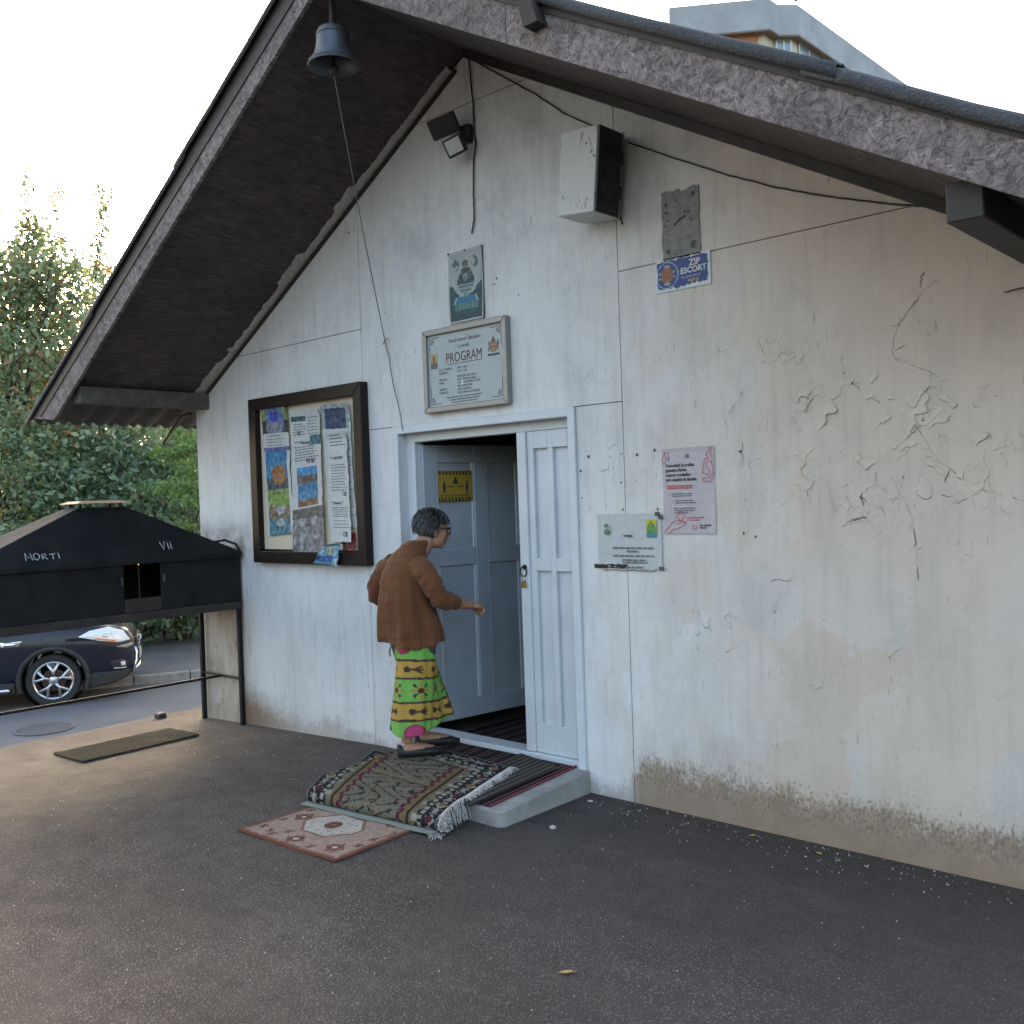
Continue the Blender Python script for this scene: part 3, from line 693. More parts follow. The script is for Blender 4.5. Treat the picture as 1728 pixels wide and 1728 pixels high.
    cr = [
        [(1582, 470), (1560, 490), (1540, 515), (1518, 545), (1508, 570), (1505, 590), (1510, 605), (1540, 617), (1572, 628), (1570, 650), (1558, 668), (1556, 690), (1560, 706), (1550, 722), (1562, 745), (1575, 765), (1585, 782), (1605, 790), (1620, 808), (1624, 820), (1640, 822), (1680, 832), (1728, 846)],
        [(1538, 750), (1530, 765), (1512, 778)],
        [(1478, 795), (1480, 815), (1465, 823), (1452, 838), (1470, 852), (1463, 872), (1440, 878), (1420, 888)],
        [(1504, 805), (1525, 840), (1540, 875), (1546, 915), (1549, 980)],
        [(1549, 797), (1553, 820), (1552, 832)], [(1505, 840), (1504, 860), (1511, 872)],
        [(1417, 758), (1424, 768), (1418, 776)], [(1412, 714), (1436, 710)],
        [(1635, 822), (1634, 838), (1620, 848), (1608, 850)],
        [(1259, 652), (1245, 675), (1232, 696), (1224, 715), (1226, 742)], [(1209, 708), (1208, 735)],
        [(1330, 870), (1348, 872)], [(1328, 893), (1345, 873)], [(1398, 812), (1408, 850), (1406, 872)],
        [(1342, 960), (1335, 980), (1315, 1005), (1308, 1035), (1308, 1058)], [(1430, 1015), (1428, 1070)],
        [(1620, 1155), (1640, 1133)], [(1580, 1200), (1588, 1180)], [(1490, 1145), (1506, 1135)], [(1420, 600), (1425, 640), (1440, 648), (1452, 644)],
        [(1175, 625), (1172, 690)], [(1180, 680), (1182, 708)], [(1128, 725), (1140, 715)],
        [(597, 380), (600, 480)], [(1545, 990), (1549, 1000)], [(1252, 745), (1262, 905)], [(1365, 770), (1363, 840)]]
    cr[:] = [c for c in cr if len(c) >= 3 or math.dist(c[0], c[1]) > 60]
    for line in [c for c in cr if len(c) >= 3]:
        for q in range(1, len(line)-1):
            if rnd.random() < .75:
                (bx0, by0) = line[q]; a = rnd.uniform(0, 6.28); br_ = [(bx0, by0)]
                for _ in range(rnd.randint(2, 4)): a += rnd.uniform(-.7, .7); bx0 += 9*math.cos(a); by0 += 9*math.sin(a); br_.append((bx0, by0))
                cr.append(br_)
    HEAVY = cr[1:3]
    for line in cr:
        mb = MB(); lips = MB(); P3 = []
        for i in range(len(line)-1):
            (ax_, ay_), (bx_, by_) = line[i], line[i+1]
            n = max(1, int(math.hypot(bx_-ax_, by_-ay_)/3.5))
            for q in range(n): P3.append((ax_+(bx_-ax_)*q/n+2.6*fbm((ax_+q*3.5, ay_, 1), .16)+rnd.uniform(-.7, .7), ay_+(by_-ay_)*q/n+2.6*fbm((ax_, ay_+q*3.5, 8), .16)+rnd.uniform(-.7, .7)))
        P3.append(line[-1]); pw = [W(*p) for p in P3]; n = len(pw)
        heavy = 55 < n*7 < 2000 and len(line) in (2, 3, 4, 8)
        va, vb = [], []
        for i, (x, z) in enumerate(pw):
            x2, z2 = pw[min(i+1, n-1)]; x1_, z1_ = pw[max(i-1, 0)]; dx, dz = x2-x1_, z2-z1_; l = math.hypot(dx, dz) or 1; nx, nz = -dz/l, dx/l
            w = (.0005+.0042*max(0, fbm((x, 0, z), 11)+.05))*(1 if 0 < i < n-1 else .2)*(1.5 if line in HEAVY else 1)
            va.append((x, z, nx, nz, w))
        for i in range(n-1):
            a, b = va[i], va[i+1]
            mb.add([L((a[0]-a[2]*a[4], -.0012, a[1]-a[3]*a[4])), L((b[0]-b[2]*b[4], -.0012, b[1]-b[3]*b[4])), L((b[0]+b[2]*b[4], -.0012, b[1]+b[3]*b[4])), L((a[0]+a[2]*a[4], -.0012, a[1]+a[3]*a[4]))], [(0, 1, 2, 3)])
            lift = .010*abs(fbm((a[0], 3, a[1]), 6))*math.sin(math.pi*(i+.5)/n); lw = .004+.030*math.sin(math.pi*i/(n-1)); lw2 = .004+.030*math.sin(math.pi*(i+1)/(n-1))
            if 16 < n and line is not cr[0]:
                pa_ = [L((a[0]+a[2]*a[4], -.002-lift, a[1]+a[3]*a[4])), L((b[0]+b[2]*b[4], -.002-lift, b[1]+b[3]*b[4])), L((b[0]+b[2]*lw2, -.0005, b[1]+b[3]*lw2)), L((a[0]+a[2]*lw, -.0005, a[1]+a[3]*lw))]
                lips.add(pa_, [(0, 1, 2, 3)])
        mb.build('wall_crack', 'crack', chapel)
        if lips.f: lips.build('lifted_paint', 'wall', chapel, smooth=True)
    # loose paint plates on the right half: each plate tilts off the wall along its lower or side edge
    rg = np.random.default_rng(5)
    def peel(x0, x1, z0, z1, nseed, frac, amp, step=.0055):
        xs_ = np.arange(x0, x1, step); zs_ = np.arange(z0, z1, step); Xg, Zg = np.meshgrid(xs_, zs_)
        wx = Xg+.022*np.sin(Zg*31+2*np.sin(Xg*17))+.010*np.sin(Zg*83+Xg*41)+.003*np.sin(Xg*97+3*np.sin(Zg*61)); wz = Zg+.022*np.sin(Xg*27+2*np.sin(Zg*19))+.010*np.sin(Xg*77-Zg*39)+.003*np.sin(Zg*89+3*np.sin(Xg*71))
        sx, sz = rg.uniform(x0, x1, nseed), rg.uniform(z0, z1, nseed); best = np.full(Xg.shape, 1e9); idx = np.zeros(Xg.shape, int)
        for k in range(nseed):
            d = (wx-sx[k])**2+((wz-sz[k])*.8)**2; m_ = d < best; best[m_] = d[m_]; idx[m_] = k
        ang = rg.uniform(math.pi*1.05, math.pi*2.1, nseed); lift = np.where(rg.random(nseed) < frac, rg.uniform(.3, 1, nseed), 0)*amp
        u = ((wx-sx[idx])*np.cos(ang[idx])+(wz-sz[idx])*np.sin(ang[idx]))/.085; h = lift[idx]*np.clip(u+.15, 0, 1.1)**1.4
        ex = np.minimum(np.minimum(Xg-x0, x1-Xg), np.minimum(Zg-z0, z1-Zg)); h *= np.clip(ex/.10, 0, 1); keep = h > .0004
        kk = keep.copy(); kk[1:] |= keep[:-1]; kk[:-1] |= keep[1:]; kk[:, 1:] |= keep[:, :-1]; kk[:, :-1] |= keep[:, 1:]
        Yg = -.0006-h; ny_, nx_ = Xg.shape; V = np.stack([Xg-ROOT.x, Yg, Zg], -1).reshape(-1, 3)
        q = kk[:-1, :-1] & kk[1:, :-1] & kk[:-1, 1:] & kk[1:, 1:]; J, I = np.nonzero(q); a_ = J*nx_+I
        Fq = np.stack([a_, a_+1, a_+nx_+1, a_+nx_], 1); used, inv = np.unique(Fq, return_inverse=True); Fq = inv.reshape(-1, 4)
        m = MB(); m.v = [tuple(p) for p in V[used]]; m.f = [tuple(int(i) for i in f) for f in Fq]; m.c = [None]*len(m.f); o_ = m.build('peeling_paint', 'wall', chapel); o_['kind'] = 'stuff'
    peel(-2.10, -1.14, 1.48, 2.12, 190, .36, .0165, .0048); peel(-2.45, -2.05, 1.40, 2.15, 90, .22, .006); peel(-2.75, -1.15, .55, 1.30, 190, .12, .006); peel(-3.30, -2.80, 1.15, 2.05, 90, .20, .006)
    # old tape corners and chips by the door
    for px, py, sz in [(993, 770, 7), (1049, 766, 5), (1105, 760, 6), (1048, 814, 5), (1051, 860, 5), (1110, 859, 5), (1030, 772, 3), (1035, 790, 3), (980, 795, 5), (983, 840, 4), (1075, 768, 6), (589, 393, 6), (587, 385, 4), (1006, 373, 4), (875, 498, 4), (838, 470, 5), (834, 480, 4), (1250, 762, 8), (1260, 775, 6), (650, 527, 4), (1255, 900, 6), (1275, 905, 6)]:
        x, z = W(px, py); s = sz*.0016; k = 4 if px > 900 else 6; mb = MB()
        mb.add([L((x+s*rnd.uniform(.5, 1.3)*math.cos(2*math.pi*i/k), -.0012, z+s*rnd.uniform(.5, 1.3)*math.sin(2*math.pi*i/k))) for i in range(k)], [tuple(range(k))])
        mb.build('paint_chip', 'mould', chapel)
build_chapel()

# ================================================================== THINGS ON THE FACADE
def box_frame(parent, w, h, fw, y0, y1, mat, bevel=.004):
    """mitred picture frame of four members around 0..w x 0..h"""
    for pts in ([(0, 0), (w, 0), (w-fw, fw), (fw, fw)], [(fw, h-fw), (w-fw, h-fw), (w, h), (0, h)], [(0, 0), (fw, fw), (fw, h-fw), (0, h)], [(w-fw, fw), (w, 0), (w, h), (w-fw, h-fw)]):
        m = MB(); m.prism(pts, y0, y1); m.build('frame_member', mat, parent, bevel=bevel)

def sd_ell(u, v, cx, cy, rx, ry): return ((u-cx)/rx)**2+((v-cy)/ry)**2-1
def build_bulletin():
    x0, z0, w, h = -6.415, 1.205, 1.33, 1.222
    b = thing('bulletin_board', (x0, 0, z0), 'dark brown framed notice board with curling papers left of the door', 'notice board')
    box_frame(b, w, h, .085, -.07, -.001, 'frame_wood')
    m = MB(); m.box(.08, w-.08, -.022, -.004, .08, h-.08); bk = m.build('backing', 'cream', b)
    m = MB(); m.box(.085, w-.085, -.034, -.0225, .085, .10); m.build('ledge', 'frame_wood', b)
build_bulletin()

def quad_paper(label, zq, fn, Y=-.03, nx=24, ny=90, curl=.012, seed=1, lines=(), texts=(), group=None):
    """paper strip given by four photo pixels TL, TR, BR, BL lying on the board plane"""
    q = [Vector((*W(*p, Y), 0)) for p in zq]; tl, tr, br, bl = [Vector((p.x, p.y)) for p in q]
    base = (bl+br)/2
    def B(u, v):  # v 0 bottom .. 1 top
        p = (bl*(1-u)+br*u)*(1-v)+(tl*(1-u)+tr*u)*v; return p-base
    def off(u, v): return .003+curl*(.5+.5*fbm((u*1.2+seed, v*4, seed*3.1), 1.4))+curl*1.3*abs(u-.5)**2*2+(.02*max(0, v-.94)/.06)
    o = thing('pinned_notice', (base.x, Y, base.y), label, 'notice', group)
    def vary(c, i, j):
        k = mnoise.noise(Vector((i*.45, j*.33, seed)))+.6*mnoise.noise(Vector((i*1.1, j*.9, seed+9)))
        amp = .10 if min(c) > .4 else .75
        return tuple(max(.01, x*(1+amp*k)+(.05*max(0, k) if amp > .5 else 0)) for x in c)
    mb = MB(); rows = []
    for j in range(ny+1):
        row = []
        for i in range(nx+1):
            u, v = i/nx, j/ny; jag = .012*fbm((v*3, seed, 0), 3)*(1 if i in (0, nx) else 0)
            p = B(u, v); row.append((p.x+jag, -off(u, v), p.y))
        rows.append(row)
    fs = []; n = nx+1
    mb.v = [v for r in rows for v in r]
    for j in range(ny):
        for i in range(nx): mb.f.append((j*n+i, j*n+i+1, (j+1)*n+i+1, (j+1)*n+i)); mb.c.append(vary(fn((i+.5)/nx, (j+.5)/ny), i, j))
    mb.build('paper', 'paper', o, smooth=True)
    wid = (tr-tl).length; hgt = (tl-bl).length
    for (s, size, u, v, mat, al) in texts:
        text_obj(s, size, mat, o, lambda a, c: ((lambda p: (p.x, -off(min(1, max(0, u+a/wid)), v+c/hgt)-.0022, p.y))(B(u+a/wid, v+c/hgt))), align=al, scale_x=.82, bold=.0006)
    rnd = random.Random(seed)
    for (u0, u1, va, vb, n_, hh) in lines:
        for k in range(n_):
            v = vb+(va-vb)*k/max(1, n_-1); mb = MB(); u = u0+rnd.uniform(0, .05); end = u1-rnd.uniform(0, .25)*(u1-u0)
            while u < end:
                du = min(rnd.uniform(.04, .14), end-u)
                c4 = [(u, v), (u+du, v), (u+du, v+hh), (u, v+hh)]
                mb.add([(B(*c).x, -off(*c)-.002, B(*c).y) for c in c4], [(0, 1, 2, 3)]); u += du+.025
            if mb.f: tag(mb.build('print_line', 'ink_grey', o), kind='stuff')
    return o
def zz(*pts): return [(400+x*.2083, 620+y*.2083) for x, y in pts]
WHT = (.50, .52, .53)
def f1(u, v):
    n = fbm((u*6, v*22, 3), 1)
    if v > .80:
        if sd_ell(u, v, .45, .93, .2, .04) < 0: return (.05, .07, .36)
        if sd_ell(u, v, .45, .84, .33, .05) < 0: return (.22, .22, .27)
        if u < .18 or u > .82: return (.03, .035, .03) if v < .9 else (.20, .26, .10)
        return (.12+.1*n, .16, .34)
    if v > .66: return (.10, .11, .28) if v < .685 else WHT
    if u > .86 or u < .05: return WHT
    if v > .36:
        if v > .57: return (.03, .17+.03*n, .34)
        if sd_ell(u, v, .52, .47, .28, .08) < 0: return (.28+.1*n, .13, .05)
        return (.045, .075, .09) if v < .45 else (.05, .19, .33)
    if v > .22: return (.16, .26, .05) if n > -.2 else (.24, .28, .12)
    if sd_ell(u, v, .52, .20, .17, .045) < 0: return (.34, .36, .38)
    if sd_ell(u, v, .5, .09, .16, .03) < 0: return (.32, .33, .34)
    return (.17, .13, .08) if v > .12 else (.06, .17, .22)
def f2(u, v):
    n = fbm((u*5, v*18, 7), 1)
    if v > .62 and u > .62 and .76 < v < .82: return (.05, .14, .17)
    if .92 < v < .955 and u < .5: return (.04, .10, .10)
    if .34 < v < .61 and .16 < u < .82:
        k = int((v-.34)/.27*5); return [(.20, .12, .07), (.08, .22, .38), (.05, .16, .30), (.11, .10, .10), (.06, .22, .42)][k]
    if v < .33: return (.22+.12*n, .215+.12*n, .22+.12*n) if v < .27 else (.13, .11, .10)
    return WHT
def f3(u, v):
    n = fbm((u*5, v*18, 2), 1)
    if v > .80: return (.035+.05*max(0, n), .06, .10+.12*max(0, n)) if .08 < u < .85 and v < .97 else (.30, .36, .40)
    return WHT
def f3b(u, v): return (.53, .545, .55)
def f4(u, v):
    n = fbm((u*5, v*5, 4), 1)
    if v < .4 and u < .7: return (.04, .10, .28) if v > .12 else (.07, .2, .26)
    if .3 < u < .75 and .5 < v < .9: return (.30, .33, .22)
    return (.10+.05*n, .27, .42) if n < .25 else (.45, .48, .5)
def f5(u, v):
    return (.50, .02, .02) if fbm((u*5, v*6, 1), 1) > .08 and u > .3 else (.07, .035, .03)
quad_paper('curled paper strip with blue poster photos, leftmost on the notice board', zz((212, 335), (418, 320), (478, 1335), (275, 1365)), f1, -.024, seed=2, lines=((.1, .85, .70, .775, 4, .008),))
quad_paper('crumpled middle paper strip on notice board reading 90 lei', zz((450, 350), (682, 330), (728, 1500), (470, 1560)), f2, -.03, seed=5, lines=((.06, .5, .83, .90, 5, .006), (.52, .95, .83, .94, 6, .006), (.1, .95, .655, .745, 6, .007)),
           texts=(('90 lei', .052, .48, .634, 'ink', 'LEFT'), ('* * * Pelerinaj', .036, .14, .765, 'ink', 'LEFT'), ('120', .034, .2, .835, 'ink', 'LEFT')))
quad_paper('long pale paper strip with dark photos at right of notice board, under another sheet', zz((700, 305), (922, 288), (985, 1300), (765, 1290)), f3, -.024, seed=8, lines=((.1, .3, .1, .75, 12, .006), (.8, .97, .1, .7, 10, .006)))
quad_paper('topmost long white price sheet on notice board ending in 120', zz((742, 535), (900, 515), (942, 1415), (782, 1412)), f3b, -.045, nx=14, ny=80, seed=11, lines=((.1, .95, .47, .70, 10, .007), (.1, .95, .23, .31, 5, .007), (.1, .95, .13, .19, 3, .006), (.1, .9, .88, .97, 4, .009)),
           texts=(('120.', .04, .62, .42, 'ink', 'LEFT'), ("* ' Pelerinaj ' *", .026, .08, .345, 'ink', 'LEFT'), ('* * CONCURS *', .026, .08, .755, 'ink', 'LEFT'), ('120.', .048, .55, .05, 'ink', 'LEFT')))
quad_paper('small blue crumpled leaflet hanging over bottom edge of notice board frame', zz((712, 1440), (860, 1420), (830, 1612), (645, 1582)), f4, -.075, nx=20, ny=22, curl=.02, seed=14)
quad_paper('small dark leaflet with red print in lower right of notice board', zz((862, 1425), (968, 1330), (970, 1515), (866, 1520)), f5, -.026, nx=16, ny=16, curl=.004, seed=17)

def build_program():
    x0, z0, w, h = -4.494, 2.164, .705, .507
    s = thing('program_sign', (x0, 0, z0), 'silver framed white service timetable headed PROGRAM above the door', 'sign')
    box_frame(s, w, h, .034, -.048, -.001, 'alu')
    def pf(u, v):
        n = fbm((u*3, v*3, 5), 1)
        if sd_ell(u, v, .45, .30, .035, .05) < 0 and n > -.1: return (.58, .60, .60)
        return (.40+.02*n, .45+.02*n, .465+.02*n)
    m = MB(); m.box(.032, w-.032, -.026, -.004, .032, h-.032); m.build('panel', 'alu', s)
    painted('sheet', w-.068, h-.068, 40, 30, pf, s, -.0275, .034, .034)
    Yt = -.0290
    T = lambda st, size, x, z, mat='ink', al='LEFT', sx=1.0, b=0.0: text_obj(st, size, mat, s, wallplace(x, z, Yt), align=al, scale_x=sx, bold=b)
    T('Parohia Izvorul Tămăduirii', .032, .355, .412, 'ink_brown', 'CENTER', .78); T('Constanța', .030, .345, .374, 'ink_brown', 'CENTER', .8)
    T('PROGRAM', .082, .345, .292, 'ink_brown', 'CENTER', .80)
    m = MB(); m.box(.205, .495, Yt, Yt+.001, .280, .2835); m.build('underline', 'ink_brown', s)
    rowsL = [('LUNI - SÂMBĂTĂ', .248), ('DUMINICĂ', .228), ('MIERCURI', .188), ('VINERI', .168), ('SÂMBĂTĂ', .128), ('DUMINICĂ', .108)]
    for t_, z in rowsL: T(t_, .0185, .125, z, 'ink', 'LEFT', .85)
    rowsR = [('07:00 - 18:00', .248), ('07:00 - 14:00', .228), ('09:30  SFÂNTUL MASLU', .196), ('09:30  SFÂNTUL MASLU', .177), ('17:00  TALCIOARE DE LEGE', .158), ('09:00  PARASTASE', .138), ('17:00  VECERNIE', .118), ('08:30  SFÂNTA LITURGHIE', .098)]
    for t_, z in rowsR: T(t_, .0185, .285, z, 'ink', 'LEFT', .85)
    rnd = random.Random(2)
    for k, z in enumerate((.078, .062, .047)):
        m = dashes(s, .19+.02*k, .50-.02*k, z, Yt, .007, rnd); tag(m.build('print_line', 'ink_grey', s), kind='stuff')
    # corner ornaments
    for cx, cz, sx, sz in ((.05, .05, 1, 1), (w-.05, .05, -1, 1), (.05, h-.05, 1, -1), (w-.05, h-.05, -1, -1)):
        m = MB()
        for (a, b, c, d) in ((0, .09, 0, .003), (0, .003, 0, .11), (.012, .034, .012, .015), (.012, .015, .012, .034), (.022, .034, .022, .025), (.022, .025, .022, .036), (.034, .037, .010, .03), (.010, .03, .034, .037)):
            xa, xb = sorted((cx+sx*a, cx+sx*b)); za, zb = sorted((cz+sz*c, cz+sz*d)); m.add([(xa, Yt, za), (xb, Yt, za), (xb, Yt, zb), (xa, Yt, zb)], [(0, 1, 2, 3)])
        m.build('corner_ornament', 'ink', s)
    # small icon print left, coat of arms right
    def ic(u, v):
        if sd_ell(u, v, .5, .62, .22, .28) < 0: return (.24, .11, .07)
        if v < .4: return (.13, .11, .10) if abs(u-.5) < .33 else (.22, .17, .12)
        return (.42, .34, .14)
    painted('small_picture', .062, .092, 14, 20, ic, s, Yt, .055, .268)
    def arms(u, v):
        if abs(u-.5) < .30 and .22 < v < .68 and not (v < .35 and abs(u-.5) > (v-.02)*.95): return (.25, .13, .09) if (abs(u-.5) > .24 or int(v*14) % 3 == 0) else (.32, .20, .14)
        if .68 <= v < .95 and abs(u-.5) < .22*(1-(v-.68)/.3): return (.22, .05, .05)
        if .25 < v < .75 and .34 < abs(u-.5) < .46 and fbm((u*8, v*8, 1), 1) > -.15: return (.12, .08, .09)
        if .06 < v < .16 and abs(u-.5) < .5-.3*abs(v-.11): return (.05, .05, .07)
        if v <= .06 and abs(u-.5) < .04: return (.15, .08, .06)
        return None
    painted('coat_of_arms', .092, .125, 30, 40, arms, s, Yt, .545, .285)
build_program()

def build_icon():
    x0, z0, w, h = -4.277, 2.690, .292, .428
    s = thing('icon_print', (x0, 0, z0), 'faded teal religious print in clear sleeve above the timetable sign', 'picture')
    def fn(u, v):
        n = fbm((u*5, v*7, 9), 1); bgc = (.36+.03*n, .40+.03*n, .40+.03*n)
        if u < .03 or u > .97 or v > .975 or v < .02: return (.42, .45, .45)
        c = bgc
        if v < .56+.06*n-.9*(.5-abs(u-.5))*.6 and v < .52: c = (.022, .075+.03*n, .085+.03*n)
        if v < .10: c = (.02, .06, .075)
        if .16 < v < .26 and abs(u-.52) < .33: c = (.10, .20, .22) if int(u*40) % 5 else (.06, .13, .15)
        if .26 <= v < .35 and abs(u-.5-.1*(v-.26)) < .36-(v-.26)*.8: c = (.03, .17, .28) if abs(u-.5-.1*(v-.26)) < .31-(v-.26)*.8 else (.28, .38, .40)
        if .34 < v < .44 and abs(u-.5) < .05: c = (.16, .26, .27)
        if .40 < v < .54 and abs(u-.5) < .10+.14*((v-.40)/.14)**.6: c = (.22, .31, .32) if int(v*50) % 3 else (.09, .15, .16)
        if .52 < v < .75 and abs(u-.5) < .235*(1-((v-.52)/.23)**2*.6): c = (.035, .06, .07) if fbm((u*9, v*12, 3), 1) < .12 else (.11, .15, .16)
        if .53 < v < .6 and .10 < abs(u-.5) < .25 and v > .5+.3*(abs(u-.5)-.1): c = (.05, .075, .085)
        if sd_ell(u, v, .49, .62, .065, .055) < 0: c = (.27, .31, .31)
        if sd_ell(u, v, .49, .60, .035, .05) < 0: c = (.12, .18, .19)
        if sd_ell(u, v, .49, .80, .085, .055) < 0: c = (.07, .10, .11)
        if sd_ell(u, v, .49, .775, .045, .04) < 0: c = (.17, .16, .14)
        for cx in (.22, .77):
            if sd_ell(u, v, cx, .80, .10, .075) < 0 and n > -.22: c = (.10, .15, .155)
            if sd_ell(u, v, cx, .87, .03, .022) < 0: c = (.06, .09, .10)
        return c
    wave = lambda u, v: .007+.004*math.sin(v*5+u*2)+.010*max(0, u-.9)*5
    painted('print', w, h, 58, 86, fn, s, -.002, 0, 0, 'print', wave)
    m = MB(); m.box(0, w, -.0025, -.001, 0, h); m.build('backing', 'alu', s)
    for u in (.02, .5, .97):
        m = MB(); m.lathe([(.005, -.002), (.005, -.014), (.001, -.015)], (u*w, 0, h*.99), 8, 'y'); m.build('pin', 'ink', s)
build_icon()

def build_zip():
    x0, z0, w, h = -2.783, 2.627, .316, .164
    s = thing('security_sign', (x0, 0, z0), 'weathered blue ZIP ESCORT plate under the grey plaster rectangle', 'sign')
    m = MB(); m.box(0, w, -.006, -.001, 0, h); m.build('plate', 'white_paint', s)
    def fn(u, v):
        n = fbm((u*14, v*8, 4), 1); e = .05+.03*n
        if u < .035+.02*n or u > .955+.03*n or v < .09+.07*n+.10*max(0, u-.45) or v > .93+.05*n: return None
        r = math.hypot((u-.215)*w, (v-.50)*h)
        if .0625 < r < .066: return (.55, .58, .62)
        if r < .036:
            return (.36, .11, .04) if n > -.12 else (.22, .10, .05)
        if r < .05 and abs(math.sin(3*math.atan2(v-.5, u-.215))) > .8: return (.28, .30, .30)
        return (.020, .055, .21)
    painted('enamel', w, h, 80, 42, fn, s, -.0068)
    T = lambda st, size, u, v, mat='lettering_white', sx=1.0, b=.0: text_obj(st, size, mat, s, wallplace(u, v, -.0085), scale_x=sx, bold=b)
    T('ZIP', .043, .197, .108, sx=1.05, b=.0012); T('ESCORT', .040, .147, .074, sx=1.0, b=.0012); T('Tel.: 0241 515 71', .0165, .150, .050, sx=.95); T('PAZĂ ȘI', .0165, .19, .030, 'brass')
build_zip()

def poly_line(mb, pts, w, y):
    for (x0, z0), (x1, z1) in zip(pts[:-1], pts[1:]):
        dx, dz = x1-x0, z1-z0; l = math.hypot(dx, dz) or 1; nx, nz = -dz/l*w/2, dx/l*w/2
        mb.add([(x0-nx, y, z0-nz), (x1-nx, y, z1-nz), (x1+nx, y, z1+nz), (x0+nx, y, z0+nz)], [(0, 1, 2, 3)])
def build_poster():
    x0, z0, w, h = -2.781, 1.412, .299, .432
    s = thing('health_poster', (x0, 0, z0), 'pink and white paper poster about free consultations right of the door', 'poster')
    wave = lambda u, v: .003+.0016*math.sin(v*9)+(.002 if abs(u-.5) < .03 else 0)
    def fn(u, v):
        n = fbm((u*2.5, v*2.5, 6), 1); 
        return (.475+.025*n, .435+.025*n, .46+.025*n) if .03 < v < .95 else (.42, .40, .41)
    painted('sheet', w, h, 30, 44, fn, s, -.001, 0, 0, 'paper', wave)
    Y = -.0075
    def P(u, v): return (u*w, v*h)     # zoom coords u,v in 0..1 (v up)
    T = lambda st, size, u, v, mat='ink', sx=.95, b=.0005: text_obj(st, size, mat, s, wallplace(u*w, v*h, Y), scale_x=sx, bold=b)
    for k, t_ in enumerate(('Consultații și analize', 'gratuite oferite', 'tuturor românilor', 'prin medicii de familie')): T(t_, .0215, .07, .785-.055*k, 'ink', .93, .0007)
    T('Știați că și persoanele neasigurate', .0125, .08, .555, 'ink_red', .86); T('beneficiază de prevenție gratuită?', .0125, .08, .53, 'ink_red', .86)
    for k, (u, v, a) in enumerate(((.12, .455, 'Dacă ești sănătos, du-te gratuit|la controale periodice la familie'), (.19, .375, 'Mergi la medicul tău pentru|analize și prevenție în fiecare an'), (.17, .285, 'Medicul de familie îți dă trimitere|la analize de laborator gratuite|pentru întreaga familie'))):
        T(str(k+1), .014, u-.02, v-.002, 'ink_red')
        for q, t_ in enumerate(a.split('|')): T(t_, .0105, u+.05, v-.026*q+.01, 'ink', .88, .0002)
    T('Mergi la medicul de familie', .0105, .46, .185, 'ink_red', .85); T('și cere-i consultația!', .0105, .46, .158, 'ink_red', .85); T('Ție contează', .0125, .70, .095); T('viața ta!', .0125, .70, .068)
    def line(nm, pts, wd=.0032):
        m = MB(); poly_line(m, [P(*p) for p in pts], wd, Y); m.build(nm, 'ink_red', s)
    line('hand_drawing', [(.02, .03), (.09, .08), (.16, .13), (.22, .155), (.34, .165), (.42, .14), (.34, .125), (.26, .13)]); line('hand_drawing', [(.10, .01), (.17, .055), (.28, .07), (.40, .105), (.44, .135), (.42, .15)])
    line('cross_outline', [(.31, .15), (.31, .19), (.255, .19), (.255, .225), (.31, .225), (.31, .265), (.365, .265), (.365, .225), (.42, .225), (.42, .19), (.365, .19), (.365, .15), (.31, .15)])
    line('microscope_drawing', [(.93, .99), (.86, .90), (.90, .86), (.83, .86), (.80, .77), (.78, .70), (.88, .67), (.92, .71), (.87, .745), (.85, .80), (.90, .84), (.95, .80), (.97, .86), (.93, .93), (.97, .97), (.93, .99)]); line('microscope_drawing', [(.97, .80), (.985, .66), (.94, .60), (.79, .60), (.78, .64), (.93, .645), (.97, .70)])
    line('drop_drawing', [(.06, .97), (.0, .86), (.02, .82), (.06, .83), (.07, .88), (.05, .94), (.12, .96), (.13, .91)]); line('logo_ring', [(.60, .10), (.57, .09), (.57, .065), (.60, .055), (.64, .065), (.645, .09), (.62, .11)])
    def disc(nm, u, v, r, mat):
        m = MB(); k = 14; m.add([(u*w+r*math.cos(2*math.pi*i/k), Y, v*h+r*math.sin(2*math.pi*i/k)) for i in range(k)], [tuple(range(k))]); m.build(nm, mat, s)
    disc('emblem', .115, .885, .010, M_BLUE); disc('emblem', .50, .90, .012, 'ink_grey')
    m = MB(); m.add([(.115*w-.0045, Y-.0004, .885*h-.004), (.115*w+.0045, Y-.0004, .885*h-.004), (.115*w+.0045, Y-.0004, .885*h+.005), (.115*w-.0045, Y-.0004, .885*h+.005)], [(0, 1, 2, 3)]); m.build('emblem_shield', 'lettering_white', s)
M['ink_blue'] = simple('ink_blue', (.02, .05, .22), .8, 0, .1, 60, 0); M_BLUE = 'ink_blue'
build_poster()

